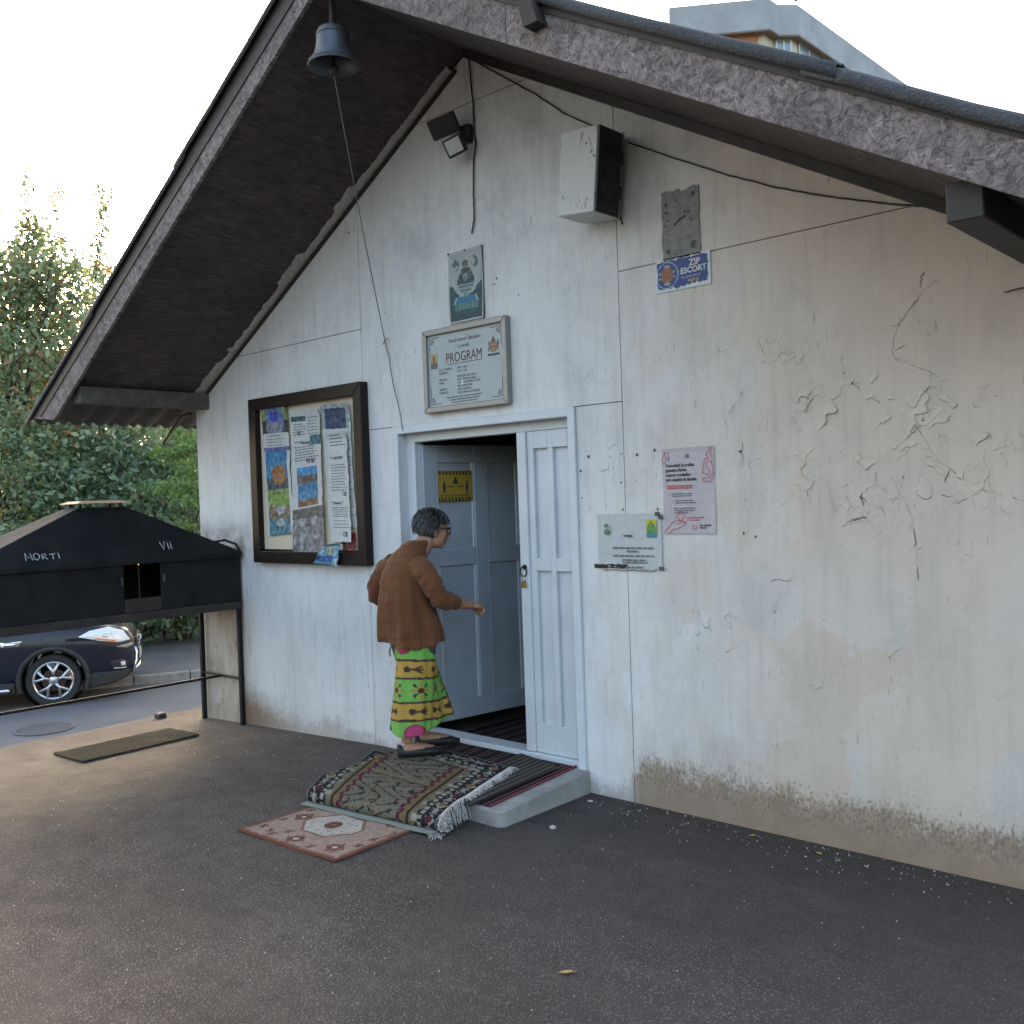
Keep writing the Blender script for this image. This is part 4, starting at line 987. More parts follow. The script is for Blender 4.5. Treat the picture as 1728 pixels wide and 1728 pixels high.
def build_notice():
    x0, z0, w, h = -3.205, 1.232, .408, .288
    s = thing('laminated_notice', (x0, 0, z0), 'white laminated notice with green logo taped between door and pink poster', 'notice')
    wave = lambda u, v: .003+.003*fbm((u*2, v*2, 4), 1.5)+.006*max(0, u-.93)*8
    painted('sheet', w, h, 30, 22, lambda u, v: (.49, .515, .51), s, -.001, 0, 0, 'paper', wave); Y = -.010
    rnd = random.Random(6)
    text_obj('Invitație', .017, 'ink', s, wallplace(.20, .168, Y), align='CENTER', bold=.0006)
    for (xa, xb, z) in ((.10, .37, .105), (.19, .27, .088), (.10, .37, .064), (.16, .32, .042), (.16, .33, .029), (.18, .30, .005)):
        tag(dashes(s, xa, xb, z, Y, .0085, rnd).build('print_line', 'ink_grey', s), kind='stuff')
    def lg(u, v):
        if v < .22: return (.05, .20, .28)
        if v < .62 and abs(u-.5) < .45: return (.07, .22, .07) if fbm((u*5, v*5, 1), 1) > -.1 else (.12, .3, .1)
        if abs(u-.5) < .06 and v < .92: return (.05, .09, .03)
        if abs(abs(u-.5)-.22) < .1 and v < .80: return (.07, .2, .06)
        return (.50, .46, .03)
    painted('logo', .062, .092, 16, 24, lg, s, Y, .318, .165)
    def l2(u, v):
        r = math.hypot(u-.5, (v-.55)); 
        return (.08, .19, .12) if r < .42 and fbm((u*4, v*4, 8), 1) > -.05 else None
    painted('logo', .06, .075, 18, 20, l2, s, Y, .035, .165)
    for u, v in ((.95, .99), (1.0, .93), (.99, .02)):
        m = MB(); m.box(u*w-.014, u*w+.014, -.012, -.0105, v*h-.010, v*h+.010); m.build('tape', 'mould', s)
    m = MB(); m.tube([(.03+.012*i, -.008+.006*fbm((i, 2, 1), .9), -.004+.006*fbm((i, 0, 1), .7)) for i in range(29)], .0055, 6); m.build('tape_roll', 'foam', s, smooth=True)
    m = MB(); m.sheet([[(-.03+.02*i, -.0035-.004*abs(fbm((i, j, 3), .8)), .0+.011*j+.006*fbm((i, 0, 7), .8)) for i in range(12)] for j in range(3)]); m.build('torn_tape', 'worn_mat', s)
build_notice()

def build_speaker():
    q = W(977, 289, -.24); cx, cz = q
    s = thing('loudspeaker', (cx, 0, cz), 'chipped white loudspeaker box with black front mounted high on the gable', 'loudspeaker')
    tl, br = W(959, 230, -.24), W(1004, 347, -.24); hw = .125; hh = .212
    rot = Matrix.Rotation(R(6), 4, 'Y'); s.rotation_euler = (0, R(6), 0)
    m = MB(); m.box(-hw, hw-.014, -.245, -.035, -hh, hh); m.build('cabinet', 'chip_white', s, bevel=.004)
    m = MB(); m.box(hw-.0135, hw, -.243, -.037, -hh+.002, hh-.002); fr = m.build('front_baffle', 'black_plastic', s, bevel=.002)
    for (z, r) in ((-.075, .078), (.115, .038)):
        m = MB(); m.lathe([(r, hw), (r, hw+.008), (r*.86, hw+.008), (r*.8, hw+.002), (r*.35, hw-.0+.0015), (r*.3, hw+.006), (.001, hw+.009)], (0, -.14, z), 24, 'x'); m.build('driver_cone', 'black_plastic', s, smooth=True, auto=40)
    for z in (hh*.8, -hh*.8, 0): 
        m = MB(); m.box(hw-.004, hw+.003, -.058, -.047, z-.05, z+.05); m.build('edge_trim', 'alu', s)
    m = MB(); m.box(-.05, .05, -.036, .002, -.06, .06); m.build('wall_bracket', 'black_metal', s)
    m = MB(); m.tube([(hw+.004, -.045, -hh+.01), (hw+.01, -.03, -hh-.03)], .005, 6); m.build('plug', 'cable', s)
def mk_chip():
    t = NT('chipped_white'); p = t.obj(); n = t.noise(p, 4, 4); v = t.noise(t.mapv(p, (1.6, 1.6, .55)), 60, 3, .6); z = t.noise(p, 9, 3)
    c = t.mix(t.ramp(n, .3, .7), (.52, .53, .51), (.62, .62, .60)); ch = t.math('MULTIPLY', t.ramp(v, .60, .63), t.ramp(z, .50, .56)); c = t.mix(ch, c, (.03, .03, .035)); t.bump(ch, -.3, .003); return t.fin(c, .55)
M['chip_white'] = mk_chip()
build_speaker()

def build_flood():
    bx, bz = W(788, 226, -.02)
    s = thing('floodlight', (bx, 0, bz), 'black twin-head floodlight on the gable beneath the roof peak', 'lamp')
    m = MB(); m.box(-.035, .035, -.045, -.001, -.055, .05); m.build('mount', 'black_plastic', s, bevel=.006)
    def head(px, py, Y, w, h, yaw, pitch, rollz, lens):
        x, z = W(px, py, Y); mt = Matrix.Translation((x-bx, Y, z-bz))@Matrix.Rotation(R(yaw), 4, 'Z')@Matrix.Rotation(R(pitch), 4, 'X')@Matrix.Rotation(R(rollz), 4, 'Y')
        m = MB(); m.box(-w/2, w/2, -.02, .02, -h/2, h/2, None, mt); hd = m.build('lamp_head', 'black_plastic', s, bevel=.004)
        m = MB(); m.box(-w/2+.012, w/2-.012, -.0225, -.0202, -h/2+.012, h/2-.012, None, mt); m.build('lens', lens, hd)
        for k in range(4):
            m = MB(); xk = -w/2+.02+(w-.04)*k/3; m.box(xk-.003, xk+.003, .0202, .032, -h/2+.01, h/2-.01, None, mt); m.build('cooling_fin', 'black_plastic', hd)
        m = MB(); c = mt@Vector((0, .02, 0)); m.tube([c, Vector((0, -.03, (c.z)*.3))], .012, 8); m.build('arm', 'black_plastic', s)
    head(749, 213, -.13, .175, .115, 28, 30, -14, 'glass_dark'); head(768, 246, -.12, .12, .105, 22, 22, -16, 'lens')
    m = MB(); m.ell((.01, -.06, -.035), (.022, .022, .022), 10, 8); m.build('motion_sensor', 'black_plastic', s, smooth=True)
build_flood()

def cable(name, label, pts, r=.005, Y=-.012, mat='cable', sag=0):
    ps = [Vector((W(*p, Y)[0], Y, W(*p, Y)[1])) for p in pts]; o = ps[-1].copy()
    fine = []
    for a, b in zip(ps[:-1], ps[1:]):
        for k in range(6): t = k/6; fine.append(a.lerp(b, t)-o+Vector((.003*fbm((a.x+t, 1, a.z), 5), 0, .003*fbm((a.x+t, 7, a.z), 5))))
    fine.append(ps[-1]-o)
    m = MB(); m.tube(fine, r, 6); ob = m.build(name, mat, None, smooth=True); ob.location = o; return tag(ob, label, 'cable')
cable('power_cable', 'thick black cable hanging straight down from roof peak beside floodlight', [(790, 92), (794, 130), (798, 175), (800, 225), (803, 242), (799, 270), (799, 330), (800, 370), (796, 394)], .0048)
cable('speaker_cable', 'thin dark cable running from roof peak down to loudspeaker top', [(795, 100), (850, 130), (905, 160), (950, 190), (1000, 213), (1018, 226)], .0045)
cable('speaker_cable', 'thin dark cable sagging from loudspeaker along gable to right eave', [(1060, 240), (1105, 256), (1160, 274), (1230, 296), (1310, 316), (1400, 332), (1500, 344), (1560, 348), (1622, 354)], .0042)
cable('wire_stub', 'short dark wire poking from wall at the right picture edge', [(1760, 480), (1728, 485), (1695, 493)], .003)

def build_bell():
    by = -1.0; bz = W(573, 108, by)[1]
    s = thing('church_bell', (AX, by, bz), 'grey metal bell hanging under the roof peak with long pull cord', 'bell')
    prof = [(.143, 0), (.146, .006), (.140, .02), (.122, .045), (.106, .08), (.096, .13), (.091, .18), (.088, .215), (.080, .238), (.055, .252), (.001, .256)]
    inner = [(.001, .235), (.07, .22), (.082, .18), (.088, .12), (.100, .06), (.128, .012), (.143, 0)]
    prof = [(r*.93, h*.80) for r, h in prof]; inner = [(r*.93, h*.80) for r, h in inner]
    m = MB(); m.lathe(prof, n=36, cap=False); m.lathe(inner, n=36, cap=False); m.build('bell_body', 'bronze', s, smooth=True, auto=50)
    m = MB(); m.lathe([(.0860, .157), (.0880, .160), (.0860, .163)], n=36, cap=False); m.lathe([(.1320, .018), (.1305, .023), (.125, .026)], n=36, cap=False); m.build('raised_band', 'bronze', s, smooth=True)
    m = MB(); m.tube([(0, 0, .20), (0, 0, .25), (0, .0, AZ-bz-.003)], [.022, .016, .016], 8); m.build('hanger', 'rusty_black', s)
    m = MB(); m.tube([(0, 0, .18), (0, 0, .02), (0, 0, -.045)], [.008, .010, .008], 8); m.ell((0, 0, -.015), (.026, .026, .03)); m.build('clapper', 'rusty_black', s, smooth=True)
    a = Vector((0, 0, -.045)); x, z = W(650, 577, -.015); b = Vector((x-AX, -.015-by, z-bz)); x2, z2 = W(680, 726, -.022); c = Vector((x2-AX, -.022-by, z2-bz))
    pts = [a.lerp(b, t/14)+Vector((0, 0, -.10*math.sin(math.pi*t/14)*.35)) for t in range(15)]+[b.lerp(c, t/6)+Vector((.006*math.sin(t*1.7), 0, 0)) for t in range(1, 7)]
    m = MB(); m.tube(pts, .0032, 6); m.build('pull_cord', 'rope', s)
    m = MB(); m.tube([b+Vector((-.012, -.004, 0)), b+Vector((.02, -.01, .012)), b+Vector((.04, -.006, .02))], .003, 5); m.tube([b+Vector((.01, -.004, .012)), b+Vector((-.014, -.008, -.016))], .003, 5); m.build('knot', 'rope', s)
build_bell()

def build_padlock():
    x, z = -3.770, W(873, 968, .03)[1]
    s = thing('padlock', (x, .03, z), 'small brass padlock on iron ring of the closed door leaf', 'padlock')
    m = MB(); k = 18
    m.tube([(.024*math.cos(2*math.pi*i/k), -.012, .014+.028*math.sin(2*math.pi*i/k)) for i in range(k+1)], .0042, 6, False); m.build('ring', 'black_metal', s, smooth=True)
    m = MB(); m.lathe([(.014, -.001), (.014, -.008), (.001, -.009)], (0.004, 0, .040), 12, 'y'); m.build('rosette', 'black_metal', s)
    m = MB(); m.tube([(-.010+.0, -.013, -.045), (-.010, -.013, -.026), (-.005, -.013, -.016), (.005, -.013, -.016), (.010, -.013, -.026), (.010, -.013, -.045)], .0028, 6); m.build('shackle', 'chrome', s, smooth=True)
    m = MB(); m.box(-.016, .016, -.020, -.006, -.078, -.043); m.build('lock_body', 'brass', s, bevel=.003)
build_padlock()

# ================================================================== STEP AND CARPETS
def slab_top(y): return .125+.045*y/.72 if y > -.72 else .0     # slopes down away from the door
def build_step():
    x0, x1, y0 = -4.55, -3.312, -.722
    s = thing('concrete_step', ((x0+x1)/2, -.36, 0), 'low sloping concrete step slab in front of the door', 'step'); o = Vector(s.location)
    m = MB(); pts = [(x0, -.004), (x1, -.004), (x1+.004, y0+.03), (x1-.02, y0), (x0, y0)]
    vs = [(x-o.x, y-o.y, -.06) for x, y in pts]+[(x-o.x, y-o.y, slab_top(max(y, -.7195))) for x, y in pts]; n = 5
    m.add(vs, [tuple(range(n-1, -1, -1)), tuple(range(n, 2*n))]+[(i, (i+1) % n, (i+1) % n+n, i+n) for i in range(n)]); m.build('slab', 'concrete', s, bevel=.008)
    # striped runner from the room over the threshold onto the slab, and ribbed mat
    r = thing('striped_runner', (-4.05, -.3, .12), 'dark red striped runner lying on the step across the doorway', 'runner')
    m = MB(); rows = []
    for y in (-.70, -.6, -.45, -.3, -.15, -.006): rows.append([(x+4.05, y+.3, slab_top(y)+.006-.12+.001*math.sin(x*30)) for x in (-4.53, -4.35, -4.2, -3.9, -3.6, -3.405)])
    m.sheet(rows); ob = m.build('cloth', 'runner', r); so = ob.modifiers.new('t', 'SOLIDIFY'); so.thickness = .005; so.offset = 1; apply_mods(ob)
    m = MB(); m.tube([(-3.405+4.05, y+.3, slab_top(y)+.008-.12) for y in (-.70, -.5, -.3, -.1, -.006)], .006, 6); m.build('edge_binding', 'red_binding', r)
    r2 = thing('striped_runner', (-4.05, 1.6, .065), 'dark striped carpet on the floor inside the doorway', 'runner')
    m = MB(); m.box(-.62, .66, -1.43, 2.4, .0, .008); m.build('cloth', 'runner', r2)
    k = thing('ribbed_mat', (-3.58, -.4, .12), 'grey brown ribbed rubber-backed mat between patterned carpet and bare concrete', 'mat')
    m = MB(); rows = []
    cs = [(-3.80, -.02), (-3.455, -.10), (-3.47, -.775), (-3.86, -.81)]
    for j in range(9):
        v = j/8; row = []
        for i in range(9):
            u = i/8; a = Vector(cs[0]).lerp(Vector(cs[1]), u); b = Vector(cs[3]).lerp(Vector(cs[2]), u); p = a.lerp(b, v)
            z = slab_top(max(p.y, -.7195))+.017-(.004 if p.y < -.722 else 0); row.append((p.x+3.58, p.y+.4, z-.12))
        rows.append(row)
    m.sheet(rows); ob = m.build('mat', 'ribbed_mat', k); so = ob.modifiers.new('t', 'SOLIDIFY'); so.thickness = .007; so.offset = -1; apply_mods(ob)
M['red_binding'] = simple('red_binding', (.16, .03, .045), 1, 0, .3, 60, .3)
build_step()

NAVY, RED, OLIVE, CREAM_, GOLD, BLK = (.018, .017, .024), (.10, .020, .036), (.165, .148, .108), (.29, .27, .22), (.175, .12, .06), (.024, .021, .020)
def diam(u, v, k): 
    return abs((u*k) % 1-.5)+abs((v*k) % 1-.5)
def carpet_col(a, b):
    """a: metres from the left end (0..1.02), b: metres from the far edge (0..~1.15)"""
    Lc, Wc = 1.02, 1.30
    e = min(a, Lc-a, b, Wc-b)
    al = a if min(b, Wc-b) < min(a, Lc-a) else b
    if e < .012: return (.17, .165, .16)
    if e < .115:                                   # navy border with red, gold and cream motifs
        t = (al % .17)-.085; d = abs(e-.062); alt = int(al/.17) % 2
        if abs(t)*.8+d < .030: return RED if alt else GOLD
        if abs(t)*.8+d < .045: return CREAM_ if int((t+d)*200) % 2 else NAVY
        if d < .012 and abs(t) > .062: return CREAM_
        if .05 < abs(t) < .075 and d < .03 and int(t*140+d*90) % 2 == 0: return (.26, .25, .22)
        return NAVY
    if e < .135: return CREAM_ if int(al*60) % 3 else BLK
    if e < .19:                                    # narrow zigzag band
        z = abs(((al*9) % 1)-.5)*.06
        return BLK if e-.135 < z else (OLIVE if int(al*26) % 4 else CREAM_)
    if e < .205: return GOLD
    if e < .218: return BLK
    # stepped ends
    if min(a, Lc-a) < .31:
        k = min(a, Lc-a)-.218; st = int(abs(b-.65)*24) % 2
        if k < .03+.02*st: return GOLD
        if k < .06+.02*st: return RED
    if abs(b-.55) < .032: return BLK if abs(b-.55) > .026 else ((.20, .165, .10) if (int(a*90)+int(b*90)) % 3 else (.13, .11, .075))
    n = mnoise.noise(Vector((a*26, b*30, 2)))+.5*mnoise.noise(Vector((a*60, b*60, 5)))
    br = abs(math.sin(a*23+3*math.sin(b*20)))*.5+.4*abs(n)
    if br < .20 or (n > .42): return (.035, .03, .026)
    if n < -.48: return (.20, .07, .05)
    return OLIVE
def build_carpet():
    s = thing('patterned_carpet', (-4.05, -.6, .1), 'navy and olive patterned wool carpet with rolled front edge and white fringe', 'carpet'); o = Vector(s.location)
    FL, FR = Vector((*G(631, 1262, .03), 0)), Vector((*G(861, 1293, .145), 0)); NL, NR = Vector((-4.425, -1.055, 0)), Vector((-3.50, -.955, 0))
    rr = .036; nx = 110; flat = 86
    def pt(u, t):
        """t: metres from the far edge"""
        A, B = FL.lerp(FR, u), NL.lerp(NR, u); ln = (B-A).length; d = (B-A)/ln
        if t < ln:
            p = A+d*t; zs = slab_top(p.y)+.030 if p.y > -.71 else None
            if zs is None:
                k = min(1, (-.71-p.y)/max(.05, (-.71-B.y))); zs = (slab_top(-.71)+.030)*(1-k)+(2*rr+.012)*k+.008*math.sin(math.pi*k)
            if p.x < -4.50: k2 = min(1, (-4.50-p.x)/.16); k2 = k2*k2*(3-2*k2); zs = zs*(1-k2)+.018*k2 if p.y > NL.y+.12 else zs
            zs += .004*fbm((p.x, p.y, 3), 5)
            return Vector((p.x, p.y, zs))
        a = (t-ln)/rr; r = rr*(1-.05*a*.55); c = B+d*0
        q = Vector((c.x, c.y, rr+.012))+d*math.sin(a)*r+Vector((0, 0, math.cos(a)*r)); q.z += .004*fbm((u*9, a, 1), .8)
        return q
    m = MB(); tmax = 1.0; nt = 125; T = [1.16*i/nt for i in range(nt+1)]
    ext = math.pi*1.9*rr
    lens = [(NL.lerp(NR, u)-FL.lerp(FR, u)).length for u in (0, 1)]
    n = nx+1
    for j in range(nt+1):
        for i in range(n):
            u = i/nx; ln = lens[0]+(lens[1]-lens[0])*u; m.v.append(tuple(pt(u, (ln+ext)*j/nt)-o))
    for j in range(nt):
        for i in range(nx):
            m.f.append((j*n+i, j*n+i+1, (j+1)*n+i+1, (j+1)*n+i)); m.c.append(carpet_col((i+.5)/nx*1.02, (j+.5)/nt*1.16))
    m.build('pile', 'carpet', s, smooth=True)
    # fringe along the right end and curled end of the roll
    rnd = random.Random(5); m = MB(); ln = lens[1]; dx = (FR-FL).normalized()
    for k in range(210):
        t = ln*(k+rnd.random())/210; p = pt(1, t); l = rnd.uniform(.03, .062); dv = dx*l+Vector((0, rnd.uniform(-.03, .03), 0))
        b = p+dv; zb = max((slab_top(max(b.y, -.7195)) if b.y > -.74 else .0)+.018, .01)
        m.tube([p-o+Vector((-.006, 0, .002)), p+dv*.5-o+Vector((0, 0, .006)), Vector((b.x, b.y, min(p.z, zb+.006)))-o], [.0028, .0022, .0010], 4)
    tag(m.build('fringe', 'fringe', s), kind='stuff')
    m = MB(); ax = (NR-NL).normalized(); dd = Vector((-ax.y, ax.x, 0))
    for q in range(5):
        pts = []
        for i in range(34):
            a = i*.33+q*1.3; r = rr*(1.02-i/42)*rnd.uniform(.9, 1.05); pts.append(NR+ax*(.008+.012*q*rnd.random()+.02*rnd.random())+dd*math.cos(a)*r+Vector((0, 0, rr+.014+math.sin(a)*r))-o)
        m.tube(pts, .004, 5)
    for q in range(22):
        p = NR+ax*.0+Vector((rnd.uniform(-.02, .05), rnd.uniform(-.07, .0), .012)); m.tube([p-o, p+Vector((rnd.uniform(-.02, .05), rnd.uniform(-.05, -.01), -.004))-o], [.003, .0015], 4)
    tag(m.build('rolled_fringe', 'fringe', s, smooth=True), kind='stuff')
    # pale backing lip under the roll
    m = MB(); rows = []
    for i in range(21):
        u = i/20; p = NL.lerp(NR, u); rows.append([p+dd*(.02)+Vector((0, 0, .016))-o, p-dd*(.062+.012*fbm((u*4, 1, 1), 1))+Vector((0, 0, .014))-o])
    m.sheet(rows); ob = m.build('backing', 'pale_backing', s); so = ob.modifiers.new('t', 'SOLIDIFY'); so.thickness = .004; apply_mods(ob)
M['pale_backing'] = simple('pale_backing', (.22, .25, .215), 1, 0, .15, 60, .3)
build_carpet()

def pink_col(a, b):
    """a along the long side 0..0.76 from the left, b 0..0.62 from the near edge"""
    A, B = .76, .62; e = min(a, A-a, b, B-b); base = (.37, .265, .215); pale = (.48, .435, .385); drk = (.14, .06, .045); mid = (.25, .13, .095)
    if e < .014: return (.20, .075, .05)
    n = mnoise.noise(Vector((a*40, b*40, 3)))
    if e < .03: return mid if n > -.3 else base
    # octagon medallion
    for cx in (.36, .90):
        x, y = abs(a-cx), abs(b-.33); d = max(x*.95, y*1.25, (x+y)*.80)
        if d < .185:
            if d > .168: return mid
            if math.hypot((a-cx), (b-.33)) < .05: return drk if diam(a-cx+.5, b-.33+.5, 22) < .55 else mid
            return pale if n < .32 else (.36, .29, .24)
    for (cx, cy) in ((.12, .33), (.36, .09), (.36, .56), (.62, .12), (.62, .52)):
        r = abs(a-cx)+abs(b-cy)
        if r < .018: return pale
        if r < .062: return drk if diam(a-cx+.5, b-cy+.5, 26) < .5 else mid
    for (cx, cy) in ((.06, .12), (.06, .24), (.06, .42), (.06, .52), (.14, .10), (.20, .07), (.22, .54), (.13, .55), (.24, .14), (.50, .07), (.50, .57), (.70, .30), (.72, .42), (.70, .2)):
        x, y = a-cx, b-cy
        if abs(abs(x)-abs(y)) < .006 and abs(x) < .022 or (abs(x) < .004 and abs(y) < .028): return drk
    if abs(b-.62*.5) > .62*.5-.085 and int(a*55) % 9 == 0 and e > .05: return mid
    return base if n > -.35 else (.37, .26, .205)
def build_pink():
    s = thing('small_rug', (-4.02, -1.2, .003), 'small faded pink rug with brown medallions flat on the asphalt', 'rug'); o = Vector(s.location)
    cs = [Vector((*G(*p, .01), 0)) for p in ((400, 1400), (565, 1453), (722, 1390), (562, 1349))]; nx, ny = 96, 78; m = MB()
    for j in range(ny+1):
        for i in range(nx+1):
            u, v = i/nx, j/ny; p = cs[0].lerp(cs[1], u).lerp(cs[3].lerp(cs[2], u), v); m.v.append((p.x-o.x, p.y-o.y, .007+.006*fbm((p.x, p.y, 1), 4)))
    n = nx+1
    for j in range(ny):
        for i in range(nx): m.f.append((j*n+i, j*n+i+1, (j+1)*n+i+1, (j+1)*n+i)); m.c.append(pink_col((i+.5)/nx*.76, (j+.5)/ny*.62))
    ob = m.build('pile', 'carpet', s); so = ob.modifiers.new('t', 'SOLIDIFY'); so.thickness = .008; so.offset = -1; apply_mods(ob)
build_pink()

def build_worn_mat():
    pts = [Vector((*G(*p, -.05), 0)) for p in ((90, 1268), (140, 1286), (336, 1240), (286, 1225))]; c = sum(pts, Vector())/4
    s = thing('door_mat', (c.x, c.y, gz(c.x)), 'worn grey fibre mat on the dusty yard beside the candle stand', 'mat'); nx, ny = 8, 24; m = MB(); rows = []
    for j in range(ny+1):
        row = []
        for i in range(nx+1):
            u, v = i/nx, j/ny; p = pts[0].lerp(pts[1], u).lerp(pts[3].lerp(pts[2], u), v); jg = .008*fbm((u*3, v*9, 1), 2) if i in (0, nx) or j in (0, ny) else 0
            row.append((p.x-c.x+jg, p.y-c.y+jg, gz(p.x)-gz(c.x)+.017+.004*fbm((p.x, p.y, 2), 3)))
        rows.append(row)
    m.sheet(rows); ob = m.build('mat', 'worn_mat', s); so = ob.modifiers.new('t', 'SOLIDIFY'); so.thickness = .013; so.offset = -1; apply_mods(ob)
    x, y = G(271, 1211, -.1); b = thing('black_block', (x, y, gz(x)-.01), 'small black block lying at the crumbled edge of the yard', 'block')
    m = MB(); m.box(-.045, .045, -.035, .035, 0, .055); m.build('body', 'black_plastic', b, bevel=.01)
build_worn_mat()

# ================================================================== CANDLE STAND
def build_stand():
    X1, X0, Y0, Y1 = -6.675, -7.255, -2.02, -.02
    s = thing('candle_stand', ((X0+X1)/2, -1.02, gz(-6.95)), 'black metal candle stand with hipped hood and thin legs against the wall corner', 'candle stand'); o = Vector(s.location)
    def box(nm, a, b, c, d, e, f, mat='black_metal', bev=.003):
        m = MB(); m.box(a-o.x, b-o.x, c-o.y, d-o.y, e-o.z, f-o.z); return m.build(nm, mat, s, bevel=bev)
    zb, zt = .87, 1.265
    # tray, side sheets (front sheet in pieces around the opening), lower angle rim
    box('tray', X0+.012, X1-.012, Y0+.012, Y1-.012, zb+.01, zb+.03, 'rusty_black')
    oy0, oy1 = -.955, -.680
    pb = [(Y0, -1.60), (-1.597, oy0), (oy1, -.42), (-.417, Y1)]
    for a, b in pb: box('side_sheet', X1-.010, X1, a, b, zb+.032, zt)
    box('side_sheet', X1-.009, X1-.001, oy0+.001, oy1-.001, zb+.032, 1.0, 'rusty_black')
    box('side_sheet', X0, X0+.010, Y0, Y1, zb+.032, zt); box('side_sheet', X0+.0105, X1-.0105, Y0, Y0+.010, zb+.032, zt); box('side_sheet', X0+.0105, X1-.0105, Y1-.010, Y1, zb+.032, zt)
    for nm, a, b, c, d in (('rim', X1-.004, X1+.008, Y0-.008, Y1), ('rim', X0-.008, X0+.004, Y0-.008, Y1), ('rim', X0+.0045, X1-.0045, Y0-.008, Y0+.004), ('rim', X0+.0045, X1-.0045, Y1-.004, Y1+.006)): box(nm, a, b, c, d, zb-.03, zb+.031, 'rusty_black')
    for y in (-1.598, -.4185): box('seam_strip', X1+.0005, X1+.004, y-.012, y+.012, zb+.035, zt-.003)
    for y in (oy0-.02, oy1+.02): box('handle', X1+.0005, X1+.02, y-.006, y+.006, 1.10, 1.16, 'ash_metal', .001)
    # legs and stretchers
    for lx, ly in ((X1-.014, Y1-.02), (X0+.0, Y1-.02), (X1-.014, Y0+.03), (X0+.0, Y0+.03)): box('leg', lx-.017, lx+.017, ly-.017, ly+.017, gz(lx)-.02, zb-.031)
    for ly in (Y1-.02, Y0+.03): box('stretcher', X0+.018, X1-.032, ly-.009, ly+.009, .285, .305, 'rusty_black')
    cx = (X0+X1)/2; box('stretcher', cx-.010, cx+.010, Y0+.04, Y1-.03, .285, .3045, 'black_metal')
    # hood: four hip faces with thickness, eaves lip, raised cap
    e = .03; zc = 1.655; cy0, cy1 = -1.17, -.84; kx = .10
    A = [(X0-e, Y0-e), (X1+e, Y0-e), (X1+e, Y1), (X0-e, Y1)]; B = [(cx-kx, cy0), (cx+kx, cy0), (cx+kx, cy1), (cx-kx, cy1)]
    def face(i, mat='black_metal'):
        j = (i+1) % 4; m = MB(); q = [(A[i][0]-o.x, A[i][1]-o.y, zt+.012-o.z), (A[j][0]-o.x, A[j][1]-o.y, zt+.012-o.z), (B[j][0]-o.x, B[j][1]-o.y, zc-o.z), (B[i][0]-o.x, B[i][1]-o.y, zc-o.z)]
        m.add(q, [(0, 1, 2, 3)]); ob = m.build('hood_sheet', mat, s); so = ob.modifiers.new('t', 'SOLIDIFY'); so.thickness = .004; apply_mods(ob); return ob
    for i in range(4): face(i, 'glare_grey' if i == 0 else 'black_metal')
    for a, b, c, d in ((X1+e-.004, X1+e+.001, Y0-e, Y1), (X0-e-.001, X0-e+.004, Y0-e, Y1), (X0-e+.0045, X1+e-.0045, Y0-e-.001, Y0-e+.004)): box('hood_lip', a, b, c, d, zt-.022, zt+.0135)
    m = MB(); pts = [(cx-kx-.05, cy0-.03), (cx+kx+.05, cy0-.03), (cx+kx+.05, cy1+.03), (cx-kx-.05, cy1+.03)]
    m.add([(x-o.x, y-o.y, 1.685-o.z) for x, y in pts]+[(x-o.x, y-o.y, 1.705-o.z) for x, y in [(cx-kx, cy0+.02), (cx+kx, cy0+.02), (cx+kx, cy1-.02), (cx-kx, cy1-.02)]], [(3, 2, 1, 0), (4, 5, 6, 7), (0, 1, 5, 4), (1, 2, 6, 5), (2, 3, 7, 6), (3, 0, 4, 7)]); m.build('chimney_cap', 'ash_metal', s)
    for x in (cx-kx+.02, cx+kx-.02):
        for y in (cy0+.02, cy1-.02): box('cap_post', x-.008, x+.008, y-.008, y+.008, zc-.01, 1.686)
    # hand-painted words on the hood front face
    P0 = Vector((X1+e, 0, zt+.012)); up = Vector((cx+kx-(X1+e), 0, zc-zt-.012)).normalized(); nrm = Vector((up.z, 0, -up.x))
    def place(y0, u0): return lambda u, v: tuple(P0+Vector((0, y0+u, 0))+up*(u0+v)+nrm*.006-o)
    glyph = {'M': [[(0, 0), (.1, 1), (.5, .25), (.9, 1), (1, 0)]], 'O': [[(.5, 0), (.1, .2), (.05, .7), (.4, 1), (.85, .85), (.95, .35), (.5, 0)]], 'R': [[(.1, 0), (.1, .8), (.6, .85), (.75, .6), (.15, .45), (.85, 0)]],
             'T': [[(0, .8), (.95, .85)], [(.5, .83), (.5, 0)]], 'I': [[(.4, .9), (.45, .0)], [(.36, 1.15), (.44, 1.2)]], 'V': [[(0, 1), (.45, 0), (.9, 1.05)]], 'i': [[(.4, .8), (.42, 0)], [(.36, 1.0), (.46, 1.05)]]}
    rg = random.Random(3)
    def word(wd, y0, u0, hgt, wid):
        f = place(y0, u0); x = 0
        for i, ch in enumerate(wd):
            k = hgt*(1-.06*i) if len(wd) > 3 else hgt; m = MB(); wch = wid*(.45 if ch in 'iI' else 1)
            for st in glyph[ch]:
                pts = [Vector(f(x+a*wch*.8, b*k+rg.uniform(-.002, .002))) for a, b in st]; m.tube(pts, .0032, 4)
            m.build('letter', 'chalk', s); x += wch
    word('MORTI', -1.615, .048, .055, .052); word('Vii', -.665, .065, .060, .050)
    # bent pipe by the wall
    m = MB(); m.tube([(X1+.0-o.x-.06+.0, -.25-o.y, 1.36-o.z), (X1-.05-o.x, -.12-o.y, 1.375-o.z), (X1-.02-o.x, -.04-o.y, 1.34-o.z), (X1+.0-o.x, -.02-o.y, 1.28-o.z)], .010, 8); m.build('bent_pipe', 'rusty_black', s, smooth=True)
